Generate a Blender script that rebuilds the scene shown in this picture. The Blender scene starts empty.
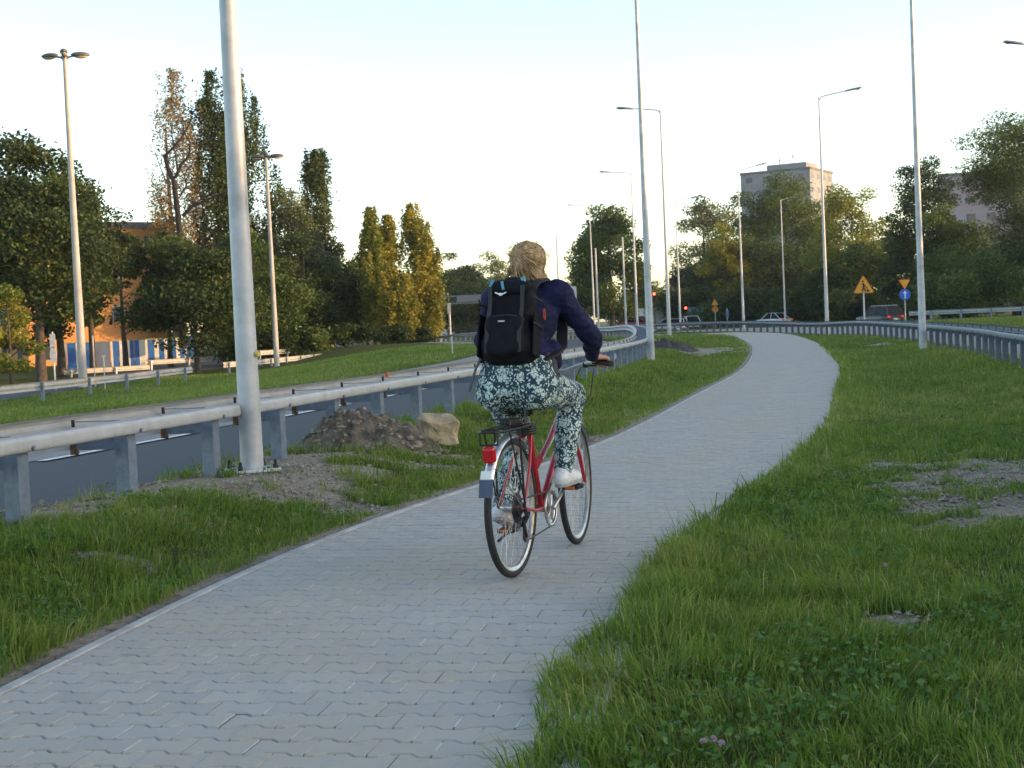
import bpy, bmesh, math, random
import numpy as np
from mathutils import Vector, Matrix, noise as mnoise
R = math.radians
rng = np.random.default_rng(7)
random.seed(7)
scene = bpy.context.scene
col = scene.collection

# ---------------------------------------------------------------- camera
FPX, CAM_H = 1450.0, 1.25
ROLL, PITCH = R(2.6), math.atan(59/1450)
cam_d = bpy.data.cameras.new('camera'); cam = bpy.data.objects.new('camera', cam_d); col.objects.link(cam)
cam_d.sensor_width = 36; cam_d.lens = 36*FPX/1024
cam_d.clip_start = 0.05; cam_d.clip_end = 6000
cam.location = (0, 0, CAM_H)
cam.rotation_euler = (Matrix.Rotation(-PITCH, 3, 'X') @ Matrix.Rotation(R(90), 3, 'X') @ Matrix.Rotation(-ROLL, 3, 'Z')).to_euler()
cam_d.dof.use_dof = True; cam_d.dof.focus_distance = 7.4; cam_d.dof.aperture_fstop = 14
scene.camera = cam

# ---------------------------------------------------------------- sky, sun, exposure
SUN_AZ, SUN_EL = R(100), R(7.5)          # azimuth from +Y towards +X
w = bpy.data.worlds.new('World'); scene.world = w; w.use_nodes = True
nt = w.node_tree
for n in list(nt.nodes): nt.nodes.remove(n)
sky = nt.nodes.new('ShaderNodeTexSky'); sky.sky_type = 'NISHITA'; sky.sun_disc = False
sky.sun_elevation = SUN_EL; sky.sun_rotation = SUN_AZ
sky.air_density = 0.75; sky.dust_density = 0.9; sky.ozone_density = 0.25; sky.altitude = 150
bg = nt.nodes.new('ShaderNodeBackground'); bg.inputs['Strength'].default_value = 0.15
wo = nt.nodes.new('ShaderNodeOutputWorld')
nt.links.new(sky.outputs[0], bg.inputs[0]); nt.links.new(bg.outputs[0], wo.inputs[0])
sun_d = bpy.data.lights.new('sun', 'SUN'); sun = bpy.data.objects.new('sun', sun_d); col.objects.link(sun)
sun_d.energy = 2.0; sun_d.angle = R(0.5); sun_d.color = (1.0, 0.58, 0.27)
sdir = Vector((math.sin(SUN_AZ)*math.cos(SUN_EL), math.cos(SUN_AZ)*math.cos(SUN_EL), math.sin(SUN_EL)))
sun.rotation_euler = sdir.to_track_quat('Z', 'Y').to_euler()
vs = scene.view_settings
vs.view_transform = 'Standard'; vs.look = 'None'; vs.gamma = 1; vs.use_curve_mapping = False
vs.exposure = 1.8
scene.cycles.max_bounces = 6; scene.cycles.transparent_max_bounces = 6

# ---------------------------------------------------------------- helpers
def ray(x, y):
    u, v = x-512, 384-y
    a = u*math.cos(ROLL)+v*math.sin(ROLL); b = -u*math.sin(ROLL)+v*math.cos(ROLL)
    c, s = math.cos(PITCH), math.sin(PITCH)
    return a, FPX*c+b*s, -FPX*s+b*c
def at(x, y, Y):                                     # the point at depth Y seen at a photo pixel
    a, f, b = ray(x, y); k = Y/f
    return Vector((a*k, Y, CAM_H+b*k))
def gp(x, y, z=0.0):                                 # the point at height z seen at a photo pixel
    a, f, b = ray(x, y); t = (z-CAM_H)/b
    return a*t, f*t

def props(o, label=None, cat=None, group=None, kind=None):
    if label: o['label'] = label
    if cat: o['category'] = cat
    if group: o['group'] = group
    if kind: o['kind'] = kind
    return o
def thing(name, loc, label, cat, group=None, rz=0):
    o = bpy.data.objects.new(name, None); col.objects.link(o)
    o.location = loc; o.rotation_euler = (0, 0, rz); o.empty_display_size = 0.2
    return props(o, label, cat, group)
def kids(o): return [c for c in bpy.data.objects if c.parent == o]
def copy_tree(o, loc, rz=None, label=None, group=None):
    c = o.copy(); col.objects.link(c); c.location = loc
    if rz is not None: c.rotation_euler = (0, 0, rz)
    if label: c['label'] = label
    if group: c['group'] = group
    for ch in kids(o):
        d = ch.copy(); col.objects.link(d); d.parent = c
        for g in kids(ch):
            e = g.copy(); col.objects.link(e); e.parent = d
    return c

def mesh_np(name, V, F4=None, F3=None, mat=None, parent=None, smooth=False, mats=None, midx=None):
    """fast mesh from numpy verts, quads and tris"""
    me = bpy.data.meshes.new(name); V = np.asarray(V, np.float32)
    me.vertices.add(len(V)); me.vertices.foreach_set('co', V.ravel())
    lo, st, tot = [], [], []; o = 0
    for F in (F4, F3):
        if F is None or len(F) == 0: continue
        F = np.asarray(F, np.int32); k = F.shape[1]
        lo.append(F.ravel()); st.append(np.arange(len(F), dtype=np.int32)*k+o); o += F.size
    lo = np.concatenate(lo); st = np.concatenate(st)
    me.loops.add(len(lo)); me.loops.foreach_set('vertex_index', lo)
    me.polygons.add(len(st)); me.polygons.foreach_set('loop_start', st)
    me.polygons.foreach_set('use_smooth', np.full(len(st), smooth))
    me.update(calc_edges=True); me.validate()
    if mat: me.materials.append(mat)
    ob = bpy.data.objects.new(name, me); col.objects.link(ob)
    if parent: ob.parent = parent
    return ob

class MB:
    def __init__(s): s.v, s.f, s.sm = [], [], []
    def add(s, vs, fs, smooth=False):
        o = len(s.v); s.v += [tuple(p) for p in vs]
        s.f += [tuple(i+o for i in f) for f in fs]; s.sm += [smooth]*len(fs); return s
    def box(s, c, d, rz=0, M=None, bev=0.0):
        c = Vector(c); x, y, z = d[0]/2, d[1]/2, d[2]/2
        if bev <= 0:
            P = [Vector((a*x, b*y, e*z)) for a in (-1, 1) for b in (-1, 1) for e in (-1, 1)]
            Fs = [(0,1,3,2),(4,6,7,5),(0,4,5,1),(2,3,7,6),(0,2,6,4),(1,5,7,3)]
        else:
            bm = bmesh.new(); bmesh.ops.create_cube(bm, size=1)
            for v in bm.verts: v.co = Vector((v.co.x*d[0], v.co.y*d[1], v.co.z*d[2]))
            bmesh.ops.bevel(bm, geom=bm.edges[:], offset=bev, segments=2, affect='EDGES', profile=.5)
            bm.verts.index_update(); P = [v.co.copy() for v in bm.verts]; Fs = [tuple(v.index for v in f.verts) for f in bm.faces]; bm.free()
        m = M if M is not None else Matrix.Rotation(rz, 3, 'Z')
        return s.add([m @ p + c for p in P], Fs)
    def tube(s, pts, r, n=10, caps=True, closed=False):
        pts = [Vector(p) for p in pts]; k = len(pts)
        rs = r if hasattr(r, '__len__') else [r]*k
        up = None; rings = []
        for i, p in enumerate(pts):
            if closed: t = (pts[(i+1) % k]-pts[i-1]).normalized()
            else: t = (pts[min(i+1, k-1)]-pts[max(i-1, 0)]).normalized()
            if up is None:
                up = Vector((0, 0, 1)) if abs(t.z) < .9 else Vector((1, 0, 0))
            a = t.cross(up).normalized(); b = a.cross(t).normalized(); up = b
            rings.append([p+(a*math.cos(q)+b*math.sin(q))*rs[i] for q in [2*math.pi*j/n for j in range(n)]])
        fs = []
        m = k if closed else k-1
        for i in range(m):
            for j in range(n):
                i2 = (i+1) % k
                fs.append((i*n+j, i*n+(j+1) % n, i2*n+(j+1) % n, i2*n+j))
        s.add([p for rg in rings for p in rg], fs, True)
        if caps and not closed:
            s.add(rings[0], [tuple(range(n))[::-1]]); s.add(rings[-1], [tuple(range(n))])
        return s
    def prism(s, outline, d, M=None, off=(0,0,0), scale2=1.0):
        """outline in local xy extruded along local z by d (centred); M rotates"""
        n = len(outline); m = M if M is not None else Matrix.Identity(3); o = Vector(off)
        cx = sum(p[0] for p in outline)/n; cy = sum(p[1] for p in outline)/n
        a = [m @ Vector((p[0], p[1], -d/2))+o for p in outline]
        b = [m @ Vector((cx+(p[0]-cx)*scale2, cy+(p[1]-cy)*scale2, d/2))+o for p in outline]
        s.add(a, [tuple(range(n))[::-1]]); s.add(b, [tuple(range(n))])
        s.add(a+b, [(i, (i+1) % n, n+(i+1) % n, n+i) for i in range(n)]); return s
    def lathe(s, prof, n=16, c=(0,0,0), M=None):
        m = M if M is not None else Matrix.Identity(3); c = Vector(c); k = len(prof)
        P = [m @ Vector((r*math.cos(2*math.pi*j/n), r*math.sin(2*math.pi*j/n), z))+c for r, z in prof for j in range(n)]
        return s.add(P, [(i*n+j, i*n+(j+1) % n, (i+1)*n+(j+1) % n, (i+1)*n+j) for i in range(k-1) for j in range(n)], True)
    def ell(s, c, r, nu=14, nv=8, M=None):
        prof = [(max(1e-4, math.sin(math.pi*i/nv)), -math.cos(math.pi*i/nv)) for i in range(nv+1)]
        m = (M if M is not None else Matrix.Identity(3)) @ Matrix.Diagonal(Vector(r))
        return s.lathe(prof, nu, c, m)
    def build(s, name, mat, parent=None, origin=None):
        me = bpy.data.meshes.new(name)
        v = s.v if origin is None else [(p[0]-origin[0], p[1]-origin[1], p[2]-origin[2]) for p in s.v]
        me.from_pydata(v, [], s.f); me.polygons.foreach_set('use_smooth', s.sm)
        if mat: me.materials.append(mat)
        ob = bpy.data.objects.new(name, me); col.objects.link(ob)
        if parent: ob.parent = parent
        return ob

# ---------------------------------------------------------------- materials
class NT:
    def __init__(s, m): s.t = m.node_tree; s.n = s.t.nodes; s.l = s.t.links
    def new(s, k, **kw):
        n = s.n.new(k)
        for a, b in kw.items(): setattr(n, a, b)
        return n
    def link(s, a, b): s.l.new(a, b)
    def noise(s, scale, detail=4, rough=.55, vec=None, dist=0):
        n = s.new('ShaderNodeTexNoise'); n.inputs['Scale'].default_value = scale; n.inputs['Detail'].default_value = detail
        n.inputs['Roughness'].default_value = rough; n.inputs['Distortion'].default_value = dist
        if vec is not None: s.link(vec, n.inputs['Vector'])
        return n.outputs['Fac']
    def ramp(s, fac, stops, interp='LINEAR'):
        n = s.new('ShaderNodeValToRGB'); r = n.color_ramp; r.interpolation = interp
        while len(r.elements) < len(stops): r.elements.new(.5)
        for e, (p, c) in zip(r.elements, stops): e.position = p; e.color = (*c, 1) if len(c) == 3 else c
        s.link(fac, n.inputs[0]); return n.outputs[0]
    def mix(s, fac, a, b, mode='MIX'):
        n = s.new('ShaderNodeMix', data_type='RGBA', blend_type=mode)
        for v, i in ((fac, 0), (a, 6), (b, 7)):
            if hasattr(v, 'is_output'): s.link(v, n.inputs[i])
            elif i == 0: n.inputs[0].default_value = v
            else: n.inputs[i].default_value = (*v, 1)
        return n.outputs[2]
    def math(s, op, a, b=0.0):
        n = s.new('ShaderNodeMath', operation=op)
        for v, i in ((a, 0), (b, 1)):
            if hasattr(v, 'is_output'): s.link(v, n.inputs[i])
            else: n.inputs[i].default_value = v
        return n.outputs[0]
    def obj(s): return s.new('ShaderNodeTexCoord').outputs['Object']
    def bump(s, h, strength=.3, dist=.01):
        n = s.new('ShaderNodeBump'); n.inputs['Strength'].default_value = strength; n.inputs['Distance'].default_value = dist
        s.link(h, n.inputs['Height']); return n.outputs[0]
def newmat(name):
    m = bpy.data.materials.new(name); m.use_nodes = True
    t = NT(m); b = t.n['Principled BSDF']; return m, t, b
def M(name, c, rough=.6, metal=0.0, var=.15, scale=8.0, bump=0.0, bscale=None, emit=None, dark=None, coat=0):
    m, t, b = newmat(name)
    b.inputs['Roughness'].default_value = rough; b.inputs['Metallic'].default_value = metal
    v = t.obj(); f = t.noise(scale, 5, .6, v)
    d = dark if dark else tuple(q*(1-2*var) for q in c)
    li = tuple(min(1, q*(1+var)) for q in c)
    t.link(t.ramp(f, [(.3, d), (.7, li)]), b.inputs['Base Color'])
    if bump: t.link(t.bump(t.noise(bscale or scale*4, 6, .6, v), bump, .02), b.inputs['Normal'])
    if coat: b.inputs['Coat Weight'].default_value = coat
    if emit:
        b.inputs['Emission Color'].default_value = (*emit[0], 1); b.inputs['Emission Strength'].default_value = emit[1]
    return m
def leafmat(name, cols, trans=.35):
    """leaves: colour varies from leaf to leaf and from clump to clump (a real colour of the leaf)"""
    m, t, b = newmat(name)
    g = t.new('ShaderNodeNewGeometry'); a = t.new('ShaderNodeAttribute', attribute_name='tone')
    f = t.math('ADD', t.math('MULTIPLY', g.outputs['Random Per Island'], .45), t.math('MULTIPLY', a.outputs['Fac'], .55))
    k = len(cols)
    c = t.ramp(f, [(.08+.84*i/(k-1), q) for i, q in enumerate(cols)])
    b.inputs['Roughness'].default_value = .55; b.inputs['Specular IOR Level'].default_value = .25
    t.link(c, b.inputs['Base Color'])
    tr = t.new('ShaderNodeBsdfTranslucent'); t.link(c, tr.inputs[0])
    mx = t.new('ShaderNodeMixShader'); mx.inputs[0].default_value = trans
    t.link(b.outputs[0], mx.inputs[1]); t.link(tr.outputs[0], mx.inputs[2])
    t.link(mx.outputs[0], t.n['Material Output'].inputs[0]); return m

galv = M('galvanised_steel', (.50, .53, .56), .42, .55, .12, 9, .05)
galv_dark = M('galvanised_post', (.20, .25, .33), .5, .5, .14, 14, .05)
galv_beam = M('galvanised_beam', (.44, .455, .47), .5, .15, .10, 5, .03)
pole_m = M('galvanised_pole', (.46, .49, .525), .5, .2, .17, 3, .03)
pole_far = M('pale_pole', (.52, .53, .54), .6, .25, .08, 2)
rust_m = M('rusty_bracket', (.16, .09, .05), .8, .2, .3, 30)
black_m = M('black_plastic', (.012, .012, .014), .45, 0, .2, 20)
rubber = M('black_rubber', (.018, .018, .02), .75, 0, .25, 60, .15)
steel = M('bright_steel', (.62, .62, .62), .3, .85, .1, 20)
dark_steel = M('dark_steel', (.07, .07, .075), .4, .7, .25, 40)
red_paint = M('red_paint', (.42, .012, .02), .28, 0, .1, 10, coat=.6)
white_paint = M('white_paint', (.78, .78, .77), .4, 0, .06, 6)
glass_dark = M('dark_glass', (.012, .014, .018), .25, 0, .1, 3)
glass_dark.node_tree.nodes['Principled BSDF'].inputs['Specular IOR Level'].default_value = .1
red_lens = M('red_lens', (.5, .01, .015), .2, 0, .1, 30)
orange_lens = M('orange_lens', (.75, .16, .01), .25, 0, .1, 30)
# ---------------------------------------------------------------- lie of the land
def ss(a, b, x):
    t = np.clip((x-a)/(b-a), 0, 1); return t*t*(3-2*t)
def spline(P, step=0.5):
    P = np.asarray(P, float); Q = np.vstack([2*P[0]-P[1], P, 2*P[-1]-P[-2]]); out = []
    for i in range(1, len(Q)-2):
        p0, p1, p2, p3 = Q[i-1:i+3]; n = max(2, int(np.linalg.norm(p2-p1)/step))
        t = np.linspace(0, 1, n, endpoint=False)[:, None]
        out.append(.5*((2*p1)+(-p0+p2)*t+(2*p0-5*p1+4*p2-p3)*t**2+(-p0+3*p1-3*p2+p3)*t**3))
    out.append(P[-1:]); return np.vstack(out)
def resample(P, step):
    d = np.r_[0, np.cumsum(np.linalg.norm(np.diff(P, axis=0), axis=1))]
    s = np.arange(0, d[-1], step); return np.c_[np.interp(s, d, P[:, 0]), np.interp(s, d, P[:, 1])]
def smooth(P, k=3):
    for _ in range(k):
        Q = P.copy(); Q[1:-1] = .25*P[:-2]+.5*P[1:-1]+.25*P[2:]; P = Q
    return P
def normals(P):
    t = np.gradient(P, axis=0); t /= np.linalg.norm(t, axis=1)[:, None]
    return np.c_[t[:, 1], -t[:, 0]]                  # to the right of travel
EDGE = smooth(resample(spline([(-4.2,-4),(-3.2,-.5),(-2.55,2.4),(-2.14,4.1),(-1.93,5.2),(-1.61,7.25),(-1.27,8.6),(-.8,10.16),(.9,14.96),(3.1,24),(5.3,33.4),(8.0,48),(9.15,57),(9.75,64),(9.6,70),(8.9,75),(7.9,80),(7.0,88),(6.8,97)]), .5), 8)
PATH_W = 2.27
RAIL_L = smooth(resample(spline([(-5.9,-4),(-4.7,1.5),(-3.0,8.64),(-1.3,15.6),(.4,22.6),(2.1,30.5),(3.55,39),(4.6,48),(5.15,57),(5.2,66),(4.5,77),(2.6,90),(-.8,106),(-7,124),(-18,145)]), .5), 10)
RAIL_R = smooth(resample(spline([(4.2,4),(6.6,15),(8.55,24.35),(9.45,28.2),(10.5,33),(12.1,42.3),(13.3,51.2),(14.1,60),(14.5,68),(14.3,77),(13.3,86),(11.3,97),(8,111),(3,127),(-5,146)]), .5), 10)
def sdist(x, y, P):
    """signed distance to a polyline, positive on its right"""
    P = P[::3].astype(np.float32); A, B = P[:-1], P[1:]; D = B-A; L2 = (D**2).sum(1)
    out = np.empty(len(x), np.float32)
    for i in range(0, len(x), 60000):
        X = np.c_[x[i:i+60000], y[i:i+60000]].astype(np.float32)
        rx = X[:, 0:1]-A[:, 0]; ry = X[:, 1:2]-A[:, 1]
        t = np.clip((rx*D[:, 0]+ry*D[:, 1])/L2, 0, 1)
        ex = rx-t*D[:, 0]; ey = ry-t*D[:, 1]; d2 = ex*ex+ey*ey; j = d2.argmin(1); k = np.arange(len(j))
        sg = np.sign(D[j, 0]*ry[k, j]-D[j, 1]*rx[k, j])
        out[i:i+60000] = -sg*np.sqrt(d2[k, j])
    return out
def vnoise(x, y, s, seed=0):
    """smooth value noise, 0..1"""
    g = np.random.default_rng(seed).random((257, 257)); x = np.asarray(x)*s+1000.3; y = np.asarray(y)*s+1000.7
    i, j = np.floor(x).astype(int), np.floor(y).astype(int); fx, fy = x-i, y-j
    fx = fx*fx*(3-2*fx); fy = fy*fy*(3-2*fy); i0, j0, i1, j1 = i % 256, j % 256, (i+1) % 256, (j+1) % 256
    return (g[i0, j0]*(1-fx)+g[i1, j0]*fx)*(1-fy)+(g[i0, j1]*(1-fx)+g[i1, j1]*fx)*fy
def fbm(x, y, s, seed=0): return .5*vnoise(x, y, s, seed)+.3*vnoise(x, y, s*2.1, seed+1)+.2*vnoise(x, y, s*4.7, seed+2)
def land(x, y, dl=None, dr=None):
    x = np.asarray(x, float); y = np.asarray(y, float)
    if dl is None: dl = sdist(x, y, RAIL_L)
    if dr is None: dr = sdist(x, y, RAIL_R)
    D = -dl                                           # + = road side (left) of the left rail
    r = (.36*ss(38, 66, y)-.10*ss(72, 86, y))*(1-.75*ss(-4, -.8, dr)*(1-ss(70, 90, y)))-.41*ss(105, 135, y)
    left = ss(8.5, 20, D)
    z = r*(1-left)-.72*left*(1-ss(88, 130, y))-.12*left*ss(88, 130, y)
    z = z+.17*ss(-1.5, -.5, D)*(1-ss(.3, .9, D))*(1-ss(55, 70, y))
    z = z+.12*ss(-2.0, -.4, dr)*(1-ss(.3, 1.0, dr))*(1-ss(55, 70, y))
    return z
def roadw(y): return 8.3-2.3*ss(34, 58, y)            # width of the near road from its right-hand rail
def land1(x, y): return float(land(np.array([x]), np.array([y]))[0])

# bare patches of trampled soil: (photo pixel, half sizes in metres)
BARE = [((150, 497), 1.8, .60), ((40, 527), 1.1, .5), ((300, 488), .9, .45), ((215, 505), 1.3, .45), ((70, 517), .75, .35), ((180, 500), .8, .5), ((262, 482), 1.0, .7), ((350, 455), .95, .75), ((420, 462), .5, .3), ((1010, 492), .55, .55), ((960, 512), .25, .3),
        ((1000, 465), .8, 1.3), ((905, 477), .22, .5), ((600, 432), .45, .45), ((640, 350), 1.0, 3.0), ((700, 352), 1.3, 3.5), ((880, 345), .5, 1.2), ((300, 470), .6, .6),
        ((900, 600), .10, .12), ((130, 560), .25, .12), ((340, 498), .5, .2)]
BARE = [(*gp(p[0], p[1], .08), a, b) for p, a, b in BARE]
def bare(x, y):
    m = np.zeros(len(x))
    wob = (fbm(x, y, 2.3, 40)-.5)*1.7+(vnoise(x, y, 7, 44)-.5)*.9+(vnoise(x, y, 19, 45)-.5)*.6
    for cx, cy, a, b in BARE:
        q = np.sqrt(((x-cx)/a)**2+((y-cy)/b)**2)
        m = np.maximum(m, 1-ss(.55, 1.15, q+wob))
    return m

def axis(stops):
    out = []
    for a, b, d in stops: out += list(np.arange(a, b-1e-6, d))
    return np.array(out+[stops[-1][1]])
gx = axis([(-1500,-300,120),(-300,-80,20),(-80,-20,3),(-20,-8,.8),(-8,14,.22),(14,30,.8),(30,90,3),(90,300,20),(300,1500,120)])
gy = axis([(-300,-20,40),(-20,0,1.5),(0,20,.2),(20,50,.35),(50,95,.7),(95,160,3),(160,400,15),(400,2500,150)])
GX, GY = np.meshgrid(gx, gy); fx_, fy_ = GX.ravel(), GY.ravel()
dl = sdist(fx_, fy_, RAIL_L); dr = sdist(fx_, fy_, RAIL_R); de = sdist(fx_, fy_, EDGE)
gz = land(fx_, fy_, dl, dr)
gz += (fbm(fx_, fy_, 1.4, 3)-.5)*.05*(de < -.3)*(fy_ < 60)+(fbm(fx_, fy_, 1.4, 3)-.5)*.06*(de > PATH_W+.3)*(fy_ < 60)
gz -= .042*((de > -.02) & (de < PATH_W+.02))            # bed under the paving
gz -= .09*ss(.75, .95, -dl)*(1-ss(-.05, .25, -dl-roadw(fy_)))
gz -= .09*ss(.75, .95, dr)*(1-ss(8.2, 8.5, dr))
nx, ny = len(gx), len(gy)
idx = np.arange(nx*ny).reshape(ny, nx)
F = np.c_[idx[:-1, :-1].ravel(), idx[:-1, 1:].ravel(), idx[1:, 1:].ravel(), idx[1:, :-1].ravel()]
gm, t, b = newmat('soil_and_turf')
v = t.obj(); at_ = t.new('ShaderNodeAttribute', attribute_name='bare')
n1 = t.noise(.35, 6, .6, v); n2 = t.noise(7, 6, .7, v); n3 = t.noise(60, 4, .7, v)
turf = t.mix(n2, (.050, .086, .016), (.115, .160, .034)); turf = t.mix(t.ramp(n1, [(.35, (0, 0, 0)), (.7, (1, 1, 1))]), turf, (.105, .105, .035))
n4 = t.noise(24, 6, .75, v); soil = t.mix(n2, (.42, .36, .285), (.62, .56, .47)); soil = t.mix(t.ramp(n4, [(.50, (0, 0, 0)), (.66, (1, 1, 1))]), soil, (.20, .165, .13)); soil = t.mix(t.ramp(n3, [(.60, (0, 0, 0)), (.7, (1, 1, 1))]), soil, (.42, .39, .34))
f = t.ramp(t.math('ADD', at_.outputs['Fac'], t.math('MULTIPLY', t.math('SUBTRACT', n3, .5), .9)), [(.35, (0, 0, 0)), (.6, (1, 1, 1))])
t.link(t.mix(f, turf, soil), b.inputs['Base Color']); b.inputs['Roughness'].default_value = .95; b.inputs['Specular IOR Level'].default_value = .1
t.link(t.bump(t.math('ADD', t.math('ADD', n3, t.math('MULTIPLY', n4, 1.5)), t.math('MULTIPLY', n2, 2)), 1.0, .05), b.inputs['Normal'])
ground = mesh_np('ground', np.c_[fx_, fy_, gz], F, None, gm, smooth=True); props(ground, kind='structure')
bm_ = np.maximum(bare(fx_, fy_), (de > -.24)*(de < .05)*.95).astype(np.float32)
a = ground.data.attributes.new('bare', 'FLOAT', 'POINT'); a.data.foreach_set('value', bm_)

# ---------------------------------------------------------------- roads
def strip(name, P, o0, o1, mat, dz, cols=6):
    N = normals(P); us = [(np.asarray(o0)*(1-k)+np.asarray(o1)*k)*np.ones(len(P)) for k in np.linspace(0, 1, cols)]
    pts = np.array([P+N*u[:, None] for u in us]).transpose(1, 0, 2).reshape(-1, 2)
    c = np.array([P for u in us]).transpose(1, 0, 2).reshape(-1, 2)
    mid = P+N*(us[0]+us[-1])[:, None]/2; zz = land(pts[:, 0], pts[:, 1])
    zm = np.repeat(land(mid[:, 0], mid[:, 1]), cols)
    V = np.c_[pts, np.minimum(zm, zm)+dz]; n = len(P); I = np.arange(n*cols).reshape(n, cols)
    Fq = np.c_[I[:-1, :-1].ravel(), I[:-1, 1:].ravel(), I[1:, 1:].ravel(), I[1:, :-1].ravel()]
    o = mesh_np(name, V, Fq, None, mat, smooth=True); return props(o, kind='structure')
def asphalt(name, c1, c2, rough):
    m, t, b = newmat(name); v = t.obj(); n1 = t.noise(90, 3, .7, v); n2 = t.noise(.5, 5, .6, v)
    t.link(t.mix(n2, t.mix(n1, c1, c2), tuple(q*.82 for q in c2)), b.inputs['Base Color']); b.inputs['Roughness'].default_value = rough; b.inputs['Specular IOR Level'].default_value = .25
    t.link(t.bump(n1, .3, .006), b.inputs['Normal']); return m
asph = asphalt('asphalt', (.050, .055, .062), (.085, .091, .10), .75)
asph_old = asphalt('worn_asphalt', (.20, .19, .175), (.32, .305, .28), .8)
paint = M('road_paint', (.72, .72, .70), .6, 0, .12, 12)
RL = RAIL_L[::2]
strip('road', RL, -roadw(RL[:, 1])+.1, -.8, asph, -.02, 8)
strip('road', RL, -roadw(RL[:, 1])+.05, -np.minimum(4.02, roadw(RL[:, 1])-.3), asph_old, -.012, 5)
RR = RAIL_R[::2]
strip('road', RR, .8, 8.2, asph_old, -.02, 8)
cross_c = smooth(resample(spline([(95,90),(62,98),(44,112),(36,132),(32,160),(24,190),(0,215),(-60,240)]), 2), 6)
strip('road', cross_c, -5, 5, asph, .03, 5)
left_c = smooth(resample(spline([(-21.5,10),(-22,40),(-22.5,80),(-21.5,105),(-20,140),(-18,200),(-18,300)]), 2), 6)
strip('road', left_c, -3.6, 3.4, asph, .03, 5)
# dashed lane line of the near road, one painted sheet
mk = MB(); RLf = resample(RAIL_L, .5); N = normals(RLf)
ks = int(np.argmin(np.abs(RLf[:, 1]-14.3)))+1
for i0 in range(ks % 12, 190, 12):
    for k in range(i0, min(i0+8, len(RLf)-1)):
        q = [RLf[k]-N[k]*3.80, RLf[k]-N[k]*3.94, RLf[k+1]-N[k+1]*3.94, RLf[k+1]-N[k+1]*3.80]
        m0 = RLf[k]-N[k]*4.5; zz = land1(*m0)
        mk.add([(p[0], p[1], zz-.004) for p in q], [(0, 1, 2, 3)])
for k in range(0, len(RLf)-1):
    q = [RLf[k]-N[k]*1.05, RLf[k]-N[k]*1.17, RLf[k+1]-N[k+1]*1.17, RLf[k+1]-N[k+1]*1.05]; zz = land1(*(RLf[k]-N[k]*4.5))
    mk.add([(p[0], p[1], zz-.012) for p in q], [(0, 1, 2, 3)])
props(mk.build('road_marking', paint), kind='structure')

# ---------------------------------------------------------------- paved path: real blocks with wavy joints
ST = np.r_[0, np.cumsum(np.linalg.norm(np.diff(EDGE, axis=0), axis=1))]
EN = normals(EDGE)
def along(s, u):
    x = np.interp(s, ST, EDGE[:, 0]); y = np.interp(s, ST, EDGE[:, 1])
    a = np.interp(s, ST, EN[:, 0]); bb = np.interp(s, ST, EN[:, 1])
    return x+a*u, y+bb*u
def landp(s):                                         # the path is level across
    x, y = along(s, PATH_W/2); return land(x, y)
PZ = landp(ST)
def pz(s): return np.interp(s, ST, PZ)
P_ROW, P_LEN, AMP = .14, .195, .0138
u_f = np.array([0, .17, .33, .67, .83, 1.0])
wid = np.array([1, 1, -1, -1, 1, 1.0])
rows = int((ST[-1]-.5)/P_ROW); Vs = []; Fq = []; Ng = []
ring_u = np.r_[u_f, u_f[::-1]]; ring_s = np.r_[-.5-0*u_f, .5+0*u_f]; ring_w = np.r_[-wid, wid[::-1]]
KB = []
for k in range(rows):
    o = 0 if k % 2 else -.5
    for j in range(0, 12):
        u0 = (j+o)*P_LEN; a0, a1 = max(u0, 0), min(u0+P_LEN, 11*P_LEN)
        if a1-a0 < .05: continue
        KB.append((k, u0, a0, a1))
KB = np.array(KB); nb = len(KB)
U = KB[:, 1:2]+ring_u[None]*P_LEN; U = np.clip(U, KB[:, 2:3], KB[:, 3:4])
S = (KB[:, 0:1]+.5+ring_s[None])*P_ROW+ring_w[None]*AMP
uc = (KB[:, 2:3]+KB[:, 3:4])/2; sc_ = (KB[:, 0:1]+.5)*P_ROW
def inset(U, S, d):
    hu = (KB[:, 3:4]-KB[:, 2:3])/2
    U2 = uc+(U-uc)*(hu-d*.32)/hu; S2 = S-np.sign(ring_s)[None]*d; return U2, S2
tilt = rng.normal(0, .0012, (nb, 1)); tz = rng.normal(0, .0009, (nb, 1)); tl2 = rng.normal(0, .012, (nb, 1))
rings = []
for d, z in ((.0105, .050), (.0056, .0440), (.0056, .020)):
    U2, S2 = inset(U, S, d)
    X, Y = along(S2.ravel(), .06+U2.ravel())
    Z = pz(S2.ravel()).reshape(nb, 12)+z-.05+tz+(U2-uc)*tl2
    rings.append(np.stack([X.reshape(nb, 12), Y.reshape(nb, 12), Z], -1))
V = np.stack(rings, 1).reshape(-1, 3)                 # per block: 36 verts
base_ = (np.arange(nb)*36)[:, None]
q = []
for r_ in (0, 1):
    for i in range(12):
        q.append(np.c_[base_+r_*12+(i+1) % 12, base_+r_*12+i, base_+(r_+1)*12+i, base_+(r_+1)*12+(i+1) % 12])
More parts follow.
